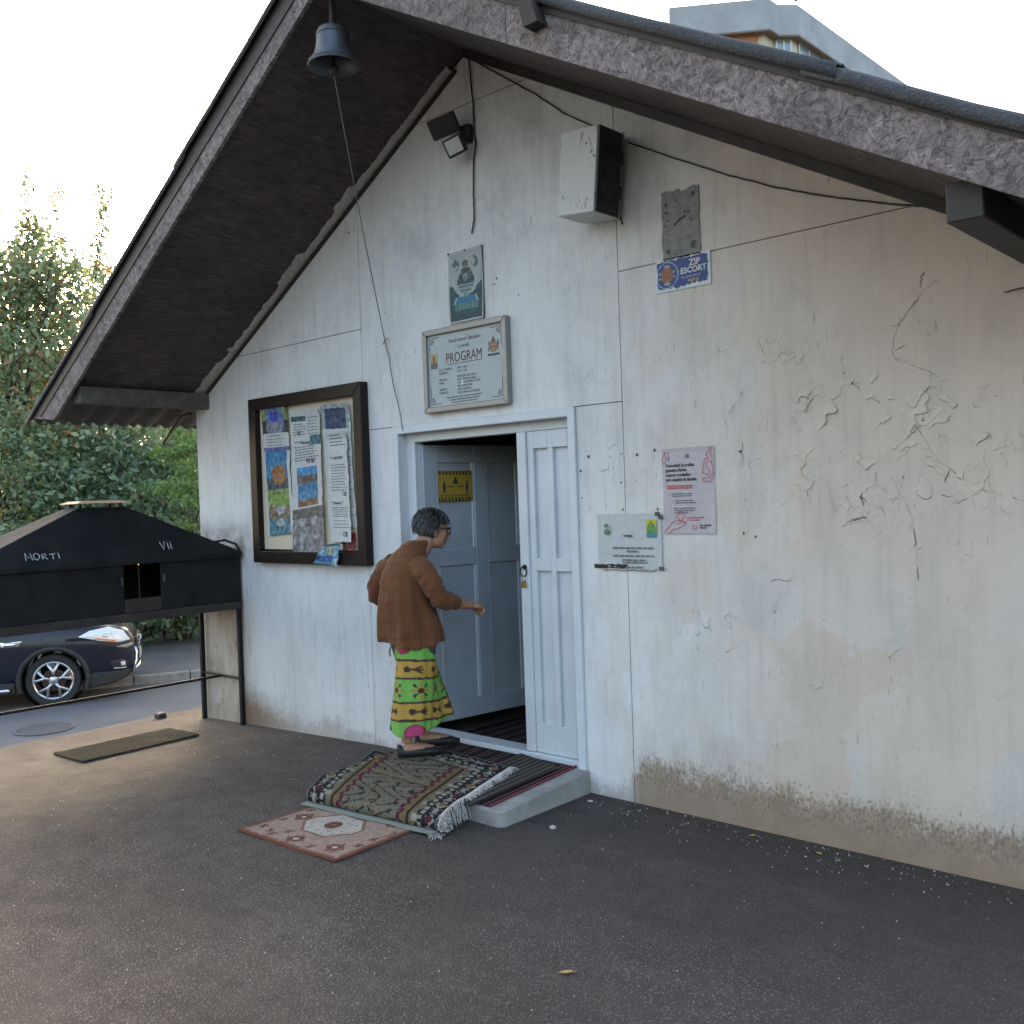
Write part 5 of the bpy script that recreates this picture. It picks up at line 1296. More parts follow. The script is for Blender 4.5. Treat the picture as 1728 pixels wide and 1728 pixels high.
    # candle with flame in the opening
    c = thing('candle', (X1-.14, -.775, zb+.031), 'thin burning candle glowing in the opening of the black stand', 'candle')
    m = MB(); m.lathe([(.008, 0), (.007, .325), (.001, .33)], n=8); m.build('wax', 'wax', c)
    m = MB(); m.lathe([(.001, .330), (.010, .344), (.012, .356), (.007, .375), (.001, .392)], n=10); m.build('flame', 'flame', c, smooth=True)
build_stand()

# ================================================================== VEGETATION
def leaf_cloud(rng, centers, radii, count, size, pal, droop=.3, aspect=.55, shell=.55):
    """leaf quads (folded in two) spread through clumps; returns verts, faces, colours"""
    centers = np.array(centers); radii = np.array(radii); w = radii[:, 0]*radii[:, 1]*radii[:, 2]; w = w**.67; idx = rng.choice(len(centers), count, p=w/w.sum())
    d = rng.normal(size=(count, 3)); d /= np.linalg.norm(d, axis=1)[:, None]; r = shell+(1-shell)*rng.random(count)**.6; r *= rng.choice([1, 1, 1, 1.12], count)
    p = centers[idx]+d*radii[idx]*r[:, None]
    t = d*.5+rng.normal(size=(count, 3))*.7+np.array([0, 0, -droop]); t /= np.linalg.norm(t, axis=1)[:, None]
    b = np.cross(t, rng.normal(size=(count, 3))); b /= np.linalg.norm(b, axis=1)[:, None]; n = np.cross(t, b)
    s = size*rng.choice([.45, .7, .9, 1.1, 1.45], count)[:, None]*rng.uniform(.85, 1.15, count)[:, None]; hw = s*aspect*.5
    base = p; tip = p+t*s; m1 = p+t*s*.45+b*hw+n*s*.08; m2 = p+t*s*.45-b*hw+n*s*.08
    V = np.stack([base, m1, tip, m2], 1).reshape(-1, 3); k = np.arange(count)*4
    Fc = np.stack([np.stack([k, k+1, k+2], 1), np.stack([k, k+2, k+3], 1)], 1).reshape(-1, 3)
    pal = np.array(pal); c = pal[rng.integers(0, len(pal), count)]*rng.uniform(.7, 1.3, count)[:, None]
    return V, Fc, np.repeat(c, 2, 0)
def np_mesh(name, V, Fc, C, mat, parent):
    me = bpy.data.meshes.new(name); me.vertices.add(len(V)); me.vertices.foreach_set('co', V.astype(np.float32).ravel())
    nf = len(Fc); me.loops.add(nf*3); me.loops.foreach_set('vertex_index', Fc.astype(np.int32).ravel()); me.polygons.add(nf)
    me.polygons.foreach_set('loop_start', np.arange(nf, dtype=np.int32)*3); me.update(calc_edges=True)
    ca = me.color_attributes.new('Col', 'FLOAT_COLOR', 'CORNER'); cc = np.concatenate([np.repeat(C, 3, 0), np.ones((nf*3, 1))], 1); ca.data.foreach_set('color', cc.astype(np.float32).ravel())
    me.materials.append(M[mat]); o = bpy.data.objects.new(name, me); COL.objects.link(o); o.parent = parent; return o
G1, G2, G3, G4 = (.18, .265, .12), (.245, .325, .17), (.15, .23, .13), (.31, .35, .18)
YEL, ORG, RUS = (.34, .29, .06), (.34, .15, .05), (.22, .08, .03)
def tree(label, at, base_z, height, spread, nclump, nleaf, size, pal, seed, name='tree', trunk_r=.11, low=.25, shoots=0, group=None, flat=.75, cat='tree'):
    rng = np.random.default_rng(seed); rnd = random.Random(seed)
    t = thing(name, (at[0], at[1], base_z), label, cat, group)
    fork = height*low; C, Rr = [], []; m = MB()
    m.tube([(0, 0, -.1), (.03, .02, fork*.5), (.0, .05, fork), (.05, .0, height*.62)], [trunk_r*1.25, trunk_r, trunk_r*.85, trunk_r*.35], 8)
    for k in range(nclump):
        a = 2*math.pi*k/nclump*1.618*3+rnd.uniform(-.4, .4); f = rnd.uniform(.12, 1)**.75; z = fork+(height-fork)*rnd.uniform(.05, .93)
        env = math.sin(math.pi*min(.97, max(.1, (z-fork*.6)/(height-fork*.6)))**.8)
        r = spread*f*max(.25, env); c = (r*math.cos(a), r*math.sin(a), z); C.append(c); q = rnd.uniform(.20, .36)*spread; Rr.append((q, q, q*flat))
        if k % 2 == 0: m.tube([(0, .03, min(z*.75, fork+.35*(z-fork))), (c[0]*.5, c[1]*.5, z*.86), c], [trunk_r*.45, trunk_r*.25, .012], 6)
    m.build('trunk', 'bark', t, smooth=True)
    V, Fc, Cc = leaf_cloud(rng, C, Rr, nleaf, size, pal)
    if shoots:
        vs, fs, cs, off = [V], [Fc], [Cc], len(V)
        for k in range(shoots):
            a = rnd.uniform(0, 6.28); r = spread*rnd.uniform(.05, .65); b = Vector((r*math.cos(a), r*math.sin(a), height*rnd.uniform(.80, .93))); l = rnd.uniform(.9, 2.0)
            tip = b+Vector((.35*math.cos(a)*rnd.uniform(.2, 1.2), .35*math.sin(a)*rnd.uniform(.2, 1.2), l)); pts = [b.lerp(tip, i/5)+Vector((.05*math.sin(i*1.3+k), 0, 0)) for i in range(6)]; sm = MB(); sm.tube(pts, [.014, .012, .010, .008, .006, .003], 5); sm.build('shoot', 'bark', t)
            cen = [tuple(b.lerp(tip, i/14)) for i in range(15)]; v2, f2_, c2 = leaf_cloud(rng, cen, [(.12, .12, .10)]*15, 190, size*1.0, pal, .5, .5, .2); vs.append(v2); fs.append(f2_+off); cs.append(c2); off += len(v2)
        V, Fc, Cc = np.concatenate(vs), np.concatenate(fs), np.concatenate(cs)
    np_mesh('crown', V, Fc, Cc, 'leaf', t); return t
def spot(px, depth):
    v = ray(px, 880); h = Vector((v.x, v.y, 0)); f = Vector((CAM_D.x, CAM_D.y, 0)).normalized(); h *= depth/h.dot(f); return (CAM.x+h.x, CAM.y+h.y)
PZ = ROAD_Z+.10
def build_green():
    gp = 'trees and shrubs along the far pavement'
    tree('tall fruit tree with upright leafy shoots at the left picture edge', spot(30, 19.5), PZ, 8.0, 3.1, 54, 25000, .115, [G1, G2, G3, G4, G2, G1, G2, G4, G3, G1, ORG], 3, 'fruit_tree', .13, .2, 20, gp)
    tree('green and orange turning tree just left of the roof slope', spot(190, 21.5), PZ, 7.7, 3.0, 50, 20000, .13, [G2, G4, G4, YEL, G2, G4, ORG, G1, (.38, .40, .17), G2, (.38, .40, .17)], 5, 'turning_tree', .12, .2, 2, gp)
    tree('dense dark shrub rising behind the black hood at far left', spot(10, 17.6), PZ, 4.6, 2.3, 34, 15000, .085, [G1, G3, G2, G3, G1, YEL], 7, 'shrub', .07, .08, 0, gp, .8, 'shrub')
    tree('broad-leaved dark shrub directly behind hood of the candle stand', spot(180, 17.8), PZ, 4.2, 2.2, 34, 13000, .12, [G1, G3, G2, (.05, .10, .05), G3], 9, 'shrub', .07, .08, 0, gp, .8, 'shrub')
    tree('leafy shrub squeezed between the candle stand and the wall corner', spot(300, 18.6), PZ, 3.9, 1.9, 30, 10000, .11, [G1, G3, G3, G2], 11, 'shrub', .07, .08, 0, gp, .8, 'shrub')
    # conifer with flat bright sprays under the eave
    rng = np.random.default_rng(15); rnd = random.Random(15); at = spot(378, 16.4)
    t = thing('thuja_tree', (*at, PZ), 'bright green thuja with flat sprays under the left eave', 'conifer', gp)
    m = MB(); m.tube([(0, 0, -.1), (0, .02, 2.2), (0, 0, 4.3)], [.09, .06, .02], 8); C, Rr = [], []
    for k in range(60):
        z = rnd.uniform(2.3, 4.25); a = rnd.uniform(0, 6.28); r = (1.75-(z-2.2)*.5)*rnd.uniform(.5, 1); c = (r*math.cos(a), r*math.sin(a), z-.10*r); C.append(c); Rr.append((.36, .36, .07))
        if k % 2: m.tube([(0, 0, z), c], [.018, .006], 5)
    m.build('trunk', 'bark', t); V, Fc, Cc = leaf_cloud(rng, C, Rr, 14000, .085, [(.16, .28, .06), (.13, .24, .055), (.09, .18, .05)], .35, .28, .1); np_mesh('crown', V, Fc, Cc, 'leaf', t)
    # clipped hedge behind the car
    a, b = Vector((*spot(60, 18.2), 0)), Vector((*spot(410, 18.6), 0)); h = thing('hedge', ((a.x+b.x)/2, (a.y+b.y)/2, PZ), 'dark small-leaved hedge on the pavement in front of the car nose', 'hedge', gp); o = Vector(h.location)
    C, Rr, m = [], [], MB()
    for k in range(90):
        p = a.lerp(b, rnd.random()); q = Vector((p.x-o.x+rnd.uniform(-.35, .35), p.y-o.y+rnd.uniform(-.35, .35), rnd.uniform(.15, 1.75))); C.append(tuple(q)); Rr.append((.33, .33, .3))
    for k in range(16): p = a.lerp(b, (k+.5)/16)-o; m.tube([(p.x, p.y, -.1), (p.x+.05, p.y, .8), (p.x, p.y+.04, 1.5)], [.03, .025, .012], 6)
    m.build('stems', 'bark', h); V, Fc, Cc = leaf_cloud(rng, C, Rr, 20000, .07, [(.19, .24, .10), (.25, .28, .13), (.15, .20, .085), (.28, .28, .14)], .1, .45); np_mesh('foliage', V, Fc, Cc, 'leaf', h)
    # second row further off: closes the gaps and keeps the low sun off the yard
    for k, (px, dp, hh, sp) in enumerate(((-40, 24, 7.6, 3.4), (110, 25.5, 6.6, 3.3), (290, 26, 6.2, 3.2))):
        nm = ['bushy tree behind the tall fruit tree', 'dense green tree in the second row behind dark shrubs', 'bushy tree behind thuja, half hidden by wall corner'][k]
        tree(nm, spot(px, dp), PZ, hh, sp, 40, 11000, .17, [G1, G2, G3, G4] if k != 1 else [G2, G4, YEL, G1], 30+k, 'tree', .14, .12, 0, gp, .8)
    # treetop behind the ridge on the right
    x, y, z = CAM+ray(1085, 30)*38; tree('treetop showing over the roof beside the apartment block', (x, y), -1, z+1.7, 3.2, 34, 9000, .24, [G2, G4, YEL, G1], 50, 'tree', .18, .3, 0, None, .8)
build_green()

# ================================================================== HOUSE BEHIND THE SHRUBS
def build_house():
    at = spot(330, 22.5); s = thing('garden_house', (*at, -1), 'grey house wall with white barred window glimpsed through the shrubs', 'house', None, YAW-R(90)+R(0)); s.rotation_euler.z = math.atan2(CAM_R.y, CAM_R.x)
    m = MB(); m.box(-2.6, 3.5, 0, 5, 0, 3.1); m.build('wall', 'house_grey', s)
    m = MB(); m.add([(-2.9, -.3, 3.1), (3.8, -.3, 3.1), (3.8, 5.3, 3.1), (-2.9, 5.3, 3.1), (-2.9, 2.5, 4.2), (3.8, 2.5, 4.2)], [(0, 1, 5, 4), (2, 3, 4, 5), (0, 4, 3), (1, 2, 5), (0, 3, 2, 1)]); m.build('roof', 'brown_soffit', s)
    zc = 1.62+1+(878-832)/F_PX*22.5; xw = -(330-285)/F_PX*22.5
    m = MB(); m.box(xw-.42, xw+.42, -.04, -.002, zc-.42, zc+.42); w = m.build('window', 'glass_dark', s)
    for a, b, c, d in ((-.46, -.42, -.46, .46), (.42, .46, -.46, .46), (-.02, .02, -.42, .42)):
        m = MB(); m.box(xw+a, xw+b, -.06, -.041, zc+c, zc+d); m.build('window_frame', 'white_paint', w)
    for c, d in ((-.46, -.42), (.42, .46), (-.02, .02)):
        m = MB(); m.box(xw-.42, xw+.42, -.058, -.0415, zc+c, zc+d); m.build('window_frame', 'white_paint', w)
    for k in range(6): m = MB(); x = xw-.36+.72*k/5; m.tube([(x, -.09, zc-.45), (x, -.09, zc+.45)], .009, 6); m.build('bar', 'white_paint', w)
build_house()

# ================================================================== APARTMENT BLOCK
def build_block():
    zt = 24.0; P = [Vector((*G(*q, zt), 0)) for q in ((1129, 14), (1298, -2), (1314, 9), (1347, 9), (1503, 123))]; o = P[2].copy(); o.z = -1
    s = thing('apartment_block', tuple(o), 'grey concrete apartment block top with brick and windows above the right roof slope', 'building')
    far = P[4]+(P[4]-P[3])*.3; back = [far, far+Vector((-14, 3, 0)), P[0]+(P[0]-P[1])*.05+Vector((-8, 8, 0))]
    poly = [P[0], P[1], P[2], P[3], far, back[1], back[2]]
    def off(poly, d):
        c = sum(poly, Vector())/len(poly); r = []
        for i in range(len(poly)):
            a, b, q = poly[i-1], poly[i], poly[(i+1) % len(poly)]; e1, e2 = (b-a).normalized(), (q-b).normalized(); n1, n2 = Vector((e1.y, -e1.x, 0)), Vector((e2.y, -e2.x, 0)); n = (n1+n2).normalized(); r.append(b+n*d/max(.5, n.dot(n1)))
        return r
    def pz(pts, z0, z1, nm, mat, par=None):
        m = MB(); m.prism_z([(p.x-o.x, p.y-o.y) for p in pts], z0-o.z, z1-o.z); return m.build(nm, mat, par or s)
    inn = off(poly, -.4); area = sum(a.x*b.y-b.x*a.y for a, b in zip(poly, poly[1:]+poly[:1]))
    if area < 0: inn = off(poly, .4)
    pz(poly, zt-1.35, zt, 'parapet', 'concrete_wall'); pz(off(poly, -.06 if area > 0 else .06), zt, zt+.06, 'coping', 'concrete')
    pz(poly, zt-1.43, zt-1.351, 'soffit_edge', 'brown_soffit'); body = pz(inn, -1, zt-1.431, 'wall', 'cream')
    # windows, brick piers and panels storey by storey on the two faces that show
    def wall_strip(a, b, items):
        d = (b-a).normalized(); n = Vector((d.y, -d.x, 0)); n = n if n.dot(CAM-a) > 0 else -n
        for st in range(7):
            zb = zt-1.43-3.0*(st+1)+.78
            for (u0, u1, kind) in items:
                q0, q1 = a+d*u0, a+d*u1
                def bx(z0, z1, t0, t1, nm, mat, par=s, uu0=None, uu1=None):
                    A, B = (a+d*(uu0 if uu0 is not None else u0)), (a+d*(uu1 if uu1 is not None else u1)); m = MB(); pts = [A+n*t0, B+n*t0, B+n*t1, A+n*t1]
                    m.prism_z([(p.x-o.x, p.y-o.y) for p in pts], z0-o.z, z1-o.z); return m.build(nm, mat, par)
                if kind == 'brick': bx(zb-.6, zb+2.38, .003, .06, 'brick_panel', 'brick_wall')
                else:
                    w = bx(zb+.3, zb+2.2, .003, .05, 'window', 'sky_glass'); 
                    bx(zb+.22, zb+.3, .004, .09, 'window_frame', 'white_paint', w); bx(zb+2.2, zb+2.28, .004, .09, 'window_frame', 'white_paint', w)
                    for uu in (u0, (u0+u1)/2, u1): bx(zb+.3, zb+2.2, .051, .09, 'window_frame', 'white_paint', w, uu-.05, uu+.05)
                    bx(zb+1.5, zb+1.57, .0515, .085, 'window_frame', 'white_paint', w)
    l1 = (inn[1]-inn[0]).length; wall_strip(inn[0], inn[1], [(l1-1.9, l1-.2, 'brick'), (l1-4.2, l1-2.3, 'win'), (.2, .8, 'brick')] if l1 > 4.4 else [(.3, l1-.3, 'brick')])
    l2 = (inn[3]-inn[2]).length; wall_strip(inn[2], inn[3], [(.12, max(.3, l2-.12), 'win')])
    l3 = (inn[4]-inn[3]).length; wall_strip(inn[3], inn[4], [(.5+2.7*k, 2.5+2.7*k, 'win') for k in range(int((l3-.5)/2.7))])
    # bird on the parapet
    b = Vector((*G(1341, 5, zt+.06), zt+.06)).lerp(Vector((P[3].x, P[3].y, zt+.06)), .35); br = thing('pigeon', tuple(b), 'grey bird perched on the apartment block parapet', 'bird', None, 1.0)
    m = MB(); m.ell((0, 0, .16), (.075, .15, .075), 12, 8, Matrix.Rotation(R(25), 3, 'X')); m.ell((0, .13, .27), (.042, .05, .045), 10, 8); m.tube([(0, .08, .18), (0, .12, .25)], [.055, .04], 8); m.tube([(0, .17, .268), (0, .205, .258)], [.012, .003], 6); m.tube([(0, -.10, .12), (0, -.26, .06)], [.045, .03], 8)
    m.tube([(.03, 0, .10), (.03, .0, .0)], .008, 5); m.tube([(-.03, 0, .10), (-.03, .0, .0)], .008, 5); remeshed(m, 'body', 'feather', br, .012, 3)
def mk_skyglass():
    t = NT('window_glass'); return t.fin(t.mix(t.noise(t.pos(), .5, 2), (.22, .30, .36), (.32, .38, .42)), .1)
M['sky_glass'] = mk_skyglass()
build_block()

# ================================================================== CAR
from mathutils.bvhtree import BVHTree
def build_car():
    hd = Vector((.469, .883, 0)).normalized(); rt = Vector((hd.y, -hd.x, 0)); AXF = 1.20; AXR = -1.49
    wp = Vector((*G(92, 1192, ROAD_Z), 0)); o = wp-hd*AXF-rt*.90
    car = thing('parked_car', (o.x, o.y, ROAD_Z), 'dark blue parked car with chrome trim seen under the candle stand', 'car', None, math.atan2(hd.y, hd.x))
    # stations: x, bottom z, half width, shoulder z, top half width, top z
    S = [(2.25, .40, .50, .66, .42, .76), (2.20, .30, .70, .78, .62, .92), (2.06, .24, .83, .90, .74, 1.02), (1.80, .22, .90, .97, .80, 1.09), (1.35, .22, .92, 1.00, .82, 1.14), (.95, .22, .92, 1.02, .80, 1.18), (.86, .22, .92, 1.03, .76, 1.22),
         (.15, .22, .92, 1.04, .62, 1.66), (-.5, .22, .92, 1.05, .64, 1.70), (-1.3, .22, .92, 1.06, .63, 1.68), (-1.9, .24, .90, 1.06, .58, 1.60), (-2.12, .28, .86, 1.04, .58, 1.20), (-2.2, .36, .78, .98, .55, 1.08)]
    def half(x, zb, w, zs, wt, zt): return [(.0, zb), (w*.80, zb), (w*.975, zb+.10), (w, zb+.34*(zs-zb)), (w*1.0, zb+.72*(zs-zb)), (w*.965, zs), (wt, zt-.05), (wt*.72, zt-.008), (0, zt)]
    rings = []
    for st in S:
        h = half(*st); ring = [(st[0], y, z) for y, z in h]+[(st[0], -y, z) for y, z in h[-2:0:-1]]; rings.append(ring)
    m = MB(); m.loft(rings); body = m.build('body', 'car_paint', None, smooth=True)
    ss = body.modifiers.new('s', 'SUBSURF'); ss.levels = 3; ss.render_levels = 3; apply_mods(body)
    for ax in (AXF, AXR):
        c = MB(); c.lathe([(.395, -1.2), (.395, 1.2)], (ax, 0, .345), 40, 'y'); cut = c.build('cut', 'rubber', None)
        for side in (1,):
            bo = body.modifiers.new('b', 'BOOLEAN'); bo.operation = 'DIFFERENCE'; bo.object = cut; bo.solver = 'EXACT'
        bpy.context.view_layer.update(); apply_mods(body); bpy.data.objects.remove(cut)
    if len(body.data.materials) > 1: body.data.materials.clear(); body.data.materials.append(M['car_paint'])
    body.data.polygons.foreach_set('use_smooth', [True]*len(body.data.polygons)); body.data.set_sharp_from_angle(angle=R(35)); body.parent = car
    bvh = BVHTree.FromPolygons([v.co for v in body.data.vertices], [p.vertices for p in body.data.polygons])
    def proj(x, z, side=-1, d=None):
        d = Vector(d) if d else Vector((0, -side, 0)); org = Vector((x, 0, z))+Vector((0, side*1.0, 0)) if abs(d.y) > .9 else Vector((x, side*.95, z))-d*1.2
        h = bvh.ray_cast(org-d*.6, d); return h[0], h[1]
    def patch(nm, poly, mat, out=.008, side=-1, par=None, d=None):
        """polygon in side view laid onto the body skin"""
        pts = []
        k = len(poly)
        for i in range(k):
            a, b = Vector(poly[i]), Vector(poly[(i+1) % k])
            for q in range(6): pts.append(a.lerp(b, q/6))
        c = sum(pts, Vector((0, 0)))/len(pts); V, Fs = [], []; n = len(pts)
        for f in (1, .66, .33):
            for p in pts:
                w = c+(p-c)*f; h, nn = proj(w.x, w.y, side, d)
                if h is None: h, nn = Vector((w.x, side*.85, w.y)), Vector((0, side, 0))
                V.append(h+nn*out*(1 if f < 1 else .35))
        h, nn = proj(c.x, c.y, side, d); V.append((h+nn*out) if h else V[-1])
        for r in range(2):
            for i in range(n): Fs.append((r*n+i, r*n+(i+1) % n, (r+1)*n+(i+1) % n, (r+1)*n+i))
        for i in range(n): Fs.append((2*n+i, 2*n+(i+1) % n, 3*n))
        m = MB(); m.add(V, Fs); return m.build(nm, mat, par or car, smooth=True)
    for sd in (-1, 1):
        hl = patch('headlight', [(1.52, .90), (1.66, .97), (1.90, 1.00), (2.08, .93), (2.16, .80), (2.02, .785), (1.78, .83)], 'lamp_clear', .012, sd)
        patch('indicator', [(1.70, .862), (1.82, .835), (1.98, .80), (2.00, .815), (1.86, .845), (1.74, .872)], 'amber', .018, sd, hl)
        patch('reflector', [(1.80, .91), (1.90, .93), (1.93, .87), (1.83, .865)], 'chrome', .018, sd, hl)
        patch('bumper_insert', [(1.98, .73), (2.19, .755), (2.20, .72), (2.12, .69)], 'alu', .010, sd)
        fl = patch('fog_light', [(1.90, .54), (2.08, .55), (2.13, .50), (2.10, .42), (1.97, .42)], 'black_plastic', .012, sd); patch('lens', [(2.03, .52), (2.09, .52), (2.10, .46), (2.04, .45)], 'lamp_clear', .02, sd, fl); patch('chrome_trim', [(1.94, .445), (2.11, .435), (2.10, .42), (1.95, .425)], 'chrome', .02, sd, fl)
        vt = patch('side_vent', [(.58, .90), (.84, .90), (.79, .835), (.59, .835)], 'chrome', .010, sd)
        patch('slot', [(.61, .862), (.79, .862), (.78, .848), (.61, .848)], 'ink', .016, sd, vt); patch('slot', [(.61, .885), (.80, .885), (.80, .874), (.61, .874)], 'ink', .016, sd, vt)
        patch('chrome_strip', [(.46, 1.022), (.76, 1.022), (.74, 1.002), (.47, 1.002)], 'chrome', .010, sd)
        patch('side_window', [(.62, 1.09), (.02, 1.52), (-.50, 1.55), (-.50, 1.10)], 'glass_dark', .012, sd); patch('side_window', [(-.58, 1.10), (-.58, 1.55), (-1.30, 1.52), (-1.40, 1.12)], 'glass_dark', .012, sd); patch('side_window', [(-1.47, 1.14), (-1.40, 1.51), (-1.75, 1.42), (-1.88, 1.18)], 'glass_dark', .012, sd)
        dr = patch('door_seam', [(.52, .38), (.535, .38), (.535, 1.05), (.52, 1.05)], 'ink', .002, sd); patch('door_seam', [(-.54, .38), (-.53, .38), (-.53, 1.05), (-.54, 1.05)], 'ink', .002, sd)
        for hx in (-.30, -1.30): patch('door_handle', [(hx, .93), (hx+.2, .94), (hx+.2, .905), (hx, .90)], 'car_paint', .03, sd)
        patch('tail_light', [(-2.02, .95), (-1.80, 1.02), (-1.84, 1.14), (-2.04, 1.1)], 'ink_red', .012, sd)
        # arch cladding, sill cladding, chrome side step
        for ax in (AXF, AXR):
            m = MB(); rows = []
            for i in range(25):
                a = R(-18+216*i/24); row = []
                for r, y in ((.392, .80), (.395, .925), (.43, .935), (.455, .925), (.462, .90)): row.append((ax+r*math.cos(a), sd*y, .345+r*math.sin(a)))
                rows.append(row)
            m.sheet(rows); m.build('wheel_arch_trim', 'black_plastic', car, smooth=True)
            m = MB(); m.lathe([(.394, .30), (.394, .86)], (0, 0, 0), 32, 'y', False); m.v = [(ax+x, sd*y, .345+z) for x, y, z in m.v if True]; m.build('wheel_well', 'rubber', car)
        m = MB(); m.box(AXR+.46, AXF-.46, min(sd*.84, sd*.935), max(sd*.84, sd*.935), .20, .36); m.build('sill', 'black_plastic', car, bevel=.02)
        m = MB(); m.tube([(AXR+.50, sd*.90, .26), (AXR+.52, sd*.985, .27), (AXF-.55, sd*.985, .27), (AXF-.50, sd*.90, .26)], .032, 10); m.build('side_step', 'chrome', car, smooth=True)
        m = MB(); m.ell((.60, sd*1.02, 1.12), (.09, .11, .08)); m.tube([(.58, sd*.90, 1.06), (.58, sd*.98, 1.09)], .03, 8); m.build('mirror', 'car_paint', car, smooth=True)
        # wheels
        for ax in (AXF, AXR):
            c = (ax, sd*.80, .345); w = MB(); w.lathe([(.24, -.10), (.325, -.112), (.345, -.085), (.345, .085), (.325, .112), (.24, .10)], c, 40, 'y', False); wh = w.build('tyre', 'rubber', car, smooth=True, auto=40); wh.name = 'wheel'
            m = MB(); m.lathe([(.255, sd*.105), (.245, sd*.112), (.228, sd*.10), (.222, sd*.02), (.222, -sd*.1)], c, 40, 'y', False); m.build('rim', 'alloy', wh, smooth=True, auto=40)
            m = MB(); m.lathe([(.15, sd*.02), (.15, sd*.035), (.05, sd*.035)], c, 28, 'y', True); m.build('brake_disc', 'brake', wh)
            for k in range(5):
                a = R(90+72*k); m = MB()
                for br in (-1, 1):
                    a2 = a+br*R(17); p0 = (.05, a), (.115, a), (.232, a2)
                    q = [(c[0]+r*math.cos(t), c[1]+sd*y, c[2]+r*math.sin(t)) for (r, t), y in zip(p0, (.085, .088, .098))]; m.tube(q, [.028, .024, .020], 6)
                m.build('spoke', 'alloy', wh, smooth=True)
            m = MB(); m.lathe([(.058, sd*.07), (.058, sd*.098), (.035, sd*.106), (.001, sd*.108)], c, 20, 'y'); m.build('hub_cap', 'alloy', wh, smooth=True, auto=40)
            for k in range(5): a = R(54+72*k); m = MB(); m.lathe([(.010, sd*.09), (.010, sd*.104)], (c[0]+.075*math.cos(a), c[1], c[2]+.075*math.sin(a)), 8, 'y'); m.build('wheel_nut', 'ink', wh)
    # front: grille, lower bumper, badge bar, windscreen, wipers cowl
    m = MB(); m.box(2.175, 2.262, -.52, .52, .62, .80); g = m.build('grille', 'black_plastic', car, bevel=.02)
    for z in (.66, .71, .76): m = MB(); m.box(2.255, 2.285, -.50, .50, z-.012, z+.012); m.build('grille_bar', 'chrome', g, bevel=.004)
    m = MB(); m.lathe([(.06, 2.26), (.055, 2.295), (.001, 2.30)], (0, 0, .725), 20, 'x'); m.build('badge', 'chrome', car, smooth=True, auto=40)
    m = MB(); m.loft([[(x, y, z) for y, z in ((-w, zb), (w, zb), (w, .40), (-w, .40))] for x, w, zb in ((1.60, .90, .20), (1.80, .905, .22), (1.98, .875, .25), (2.12, .78, .30), (2.22, .60, .36))]); m.build('lower_bumper', 'black_plastic', car, bevel=.02)
    m = MB(); m.tube([(2.12, -.70, .34), (2.25, -.52, .40), (2.28, 0, .41), (2.25, .52, .40), (2.12, .70, .34)], .022, 8); m.build('skid_trim', 'chrome', car, smooth=True)
    for sd in (-1, 1): m = MB(); m.tube([(2.19, sd*.70, .34), (2.235, sd*.62, .50), (2.24, sd*.60, .60), (2.22, sd*.60, .68)], .02, 8); m.build('bumper_trim', 'chrome', car, smooth=True)
    m = MB(); m.box(2.268, 2.284, -.26, .26, .47, .58); m.build('number_plate', 'lettering_white', car)
    V = []
    for x, z, hw in ((.80, 1.255, .70), (.50, 1.455, .64), (.24, 1.63, .57)): V.append([(x+.03, -hw, z), (x+.055, 0, z+.015), (x+.03, hw, z)])
    m = MB(); m.sheet(V); m.build('windscreen', 'glass_dark', car, smooth=True)
    m = MB(); m.box(-2.19, -2.12, -.50, .50, 1.10, 1.14); m.build('rear_trim', 'chrome', car)
build_car()

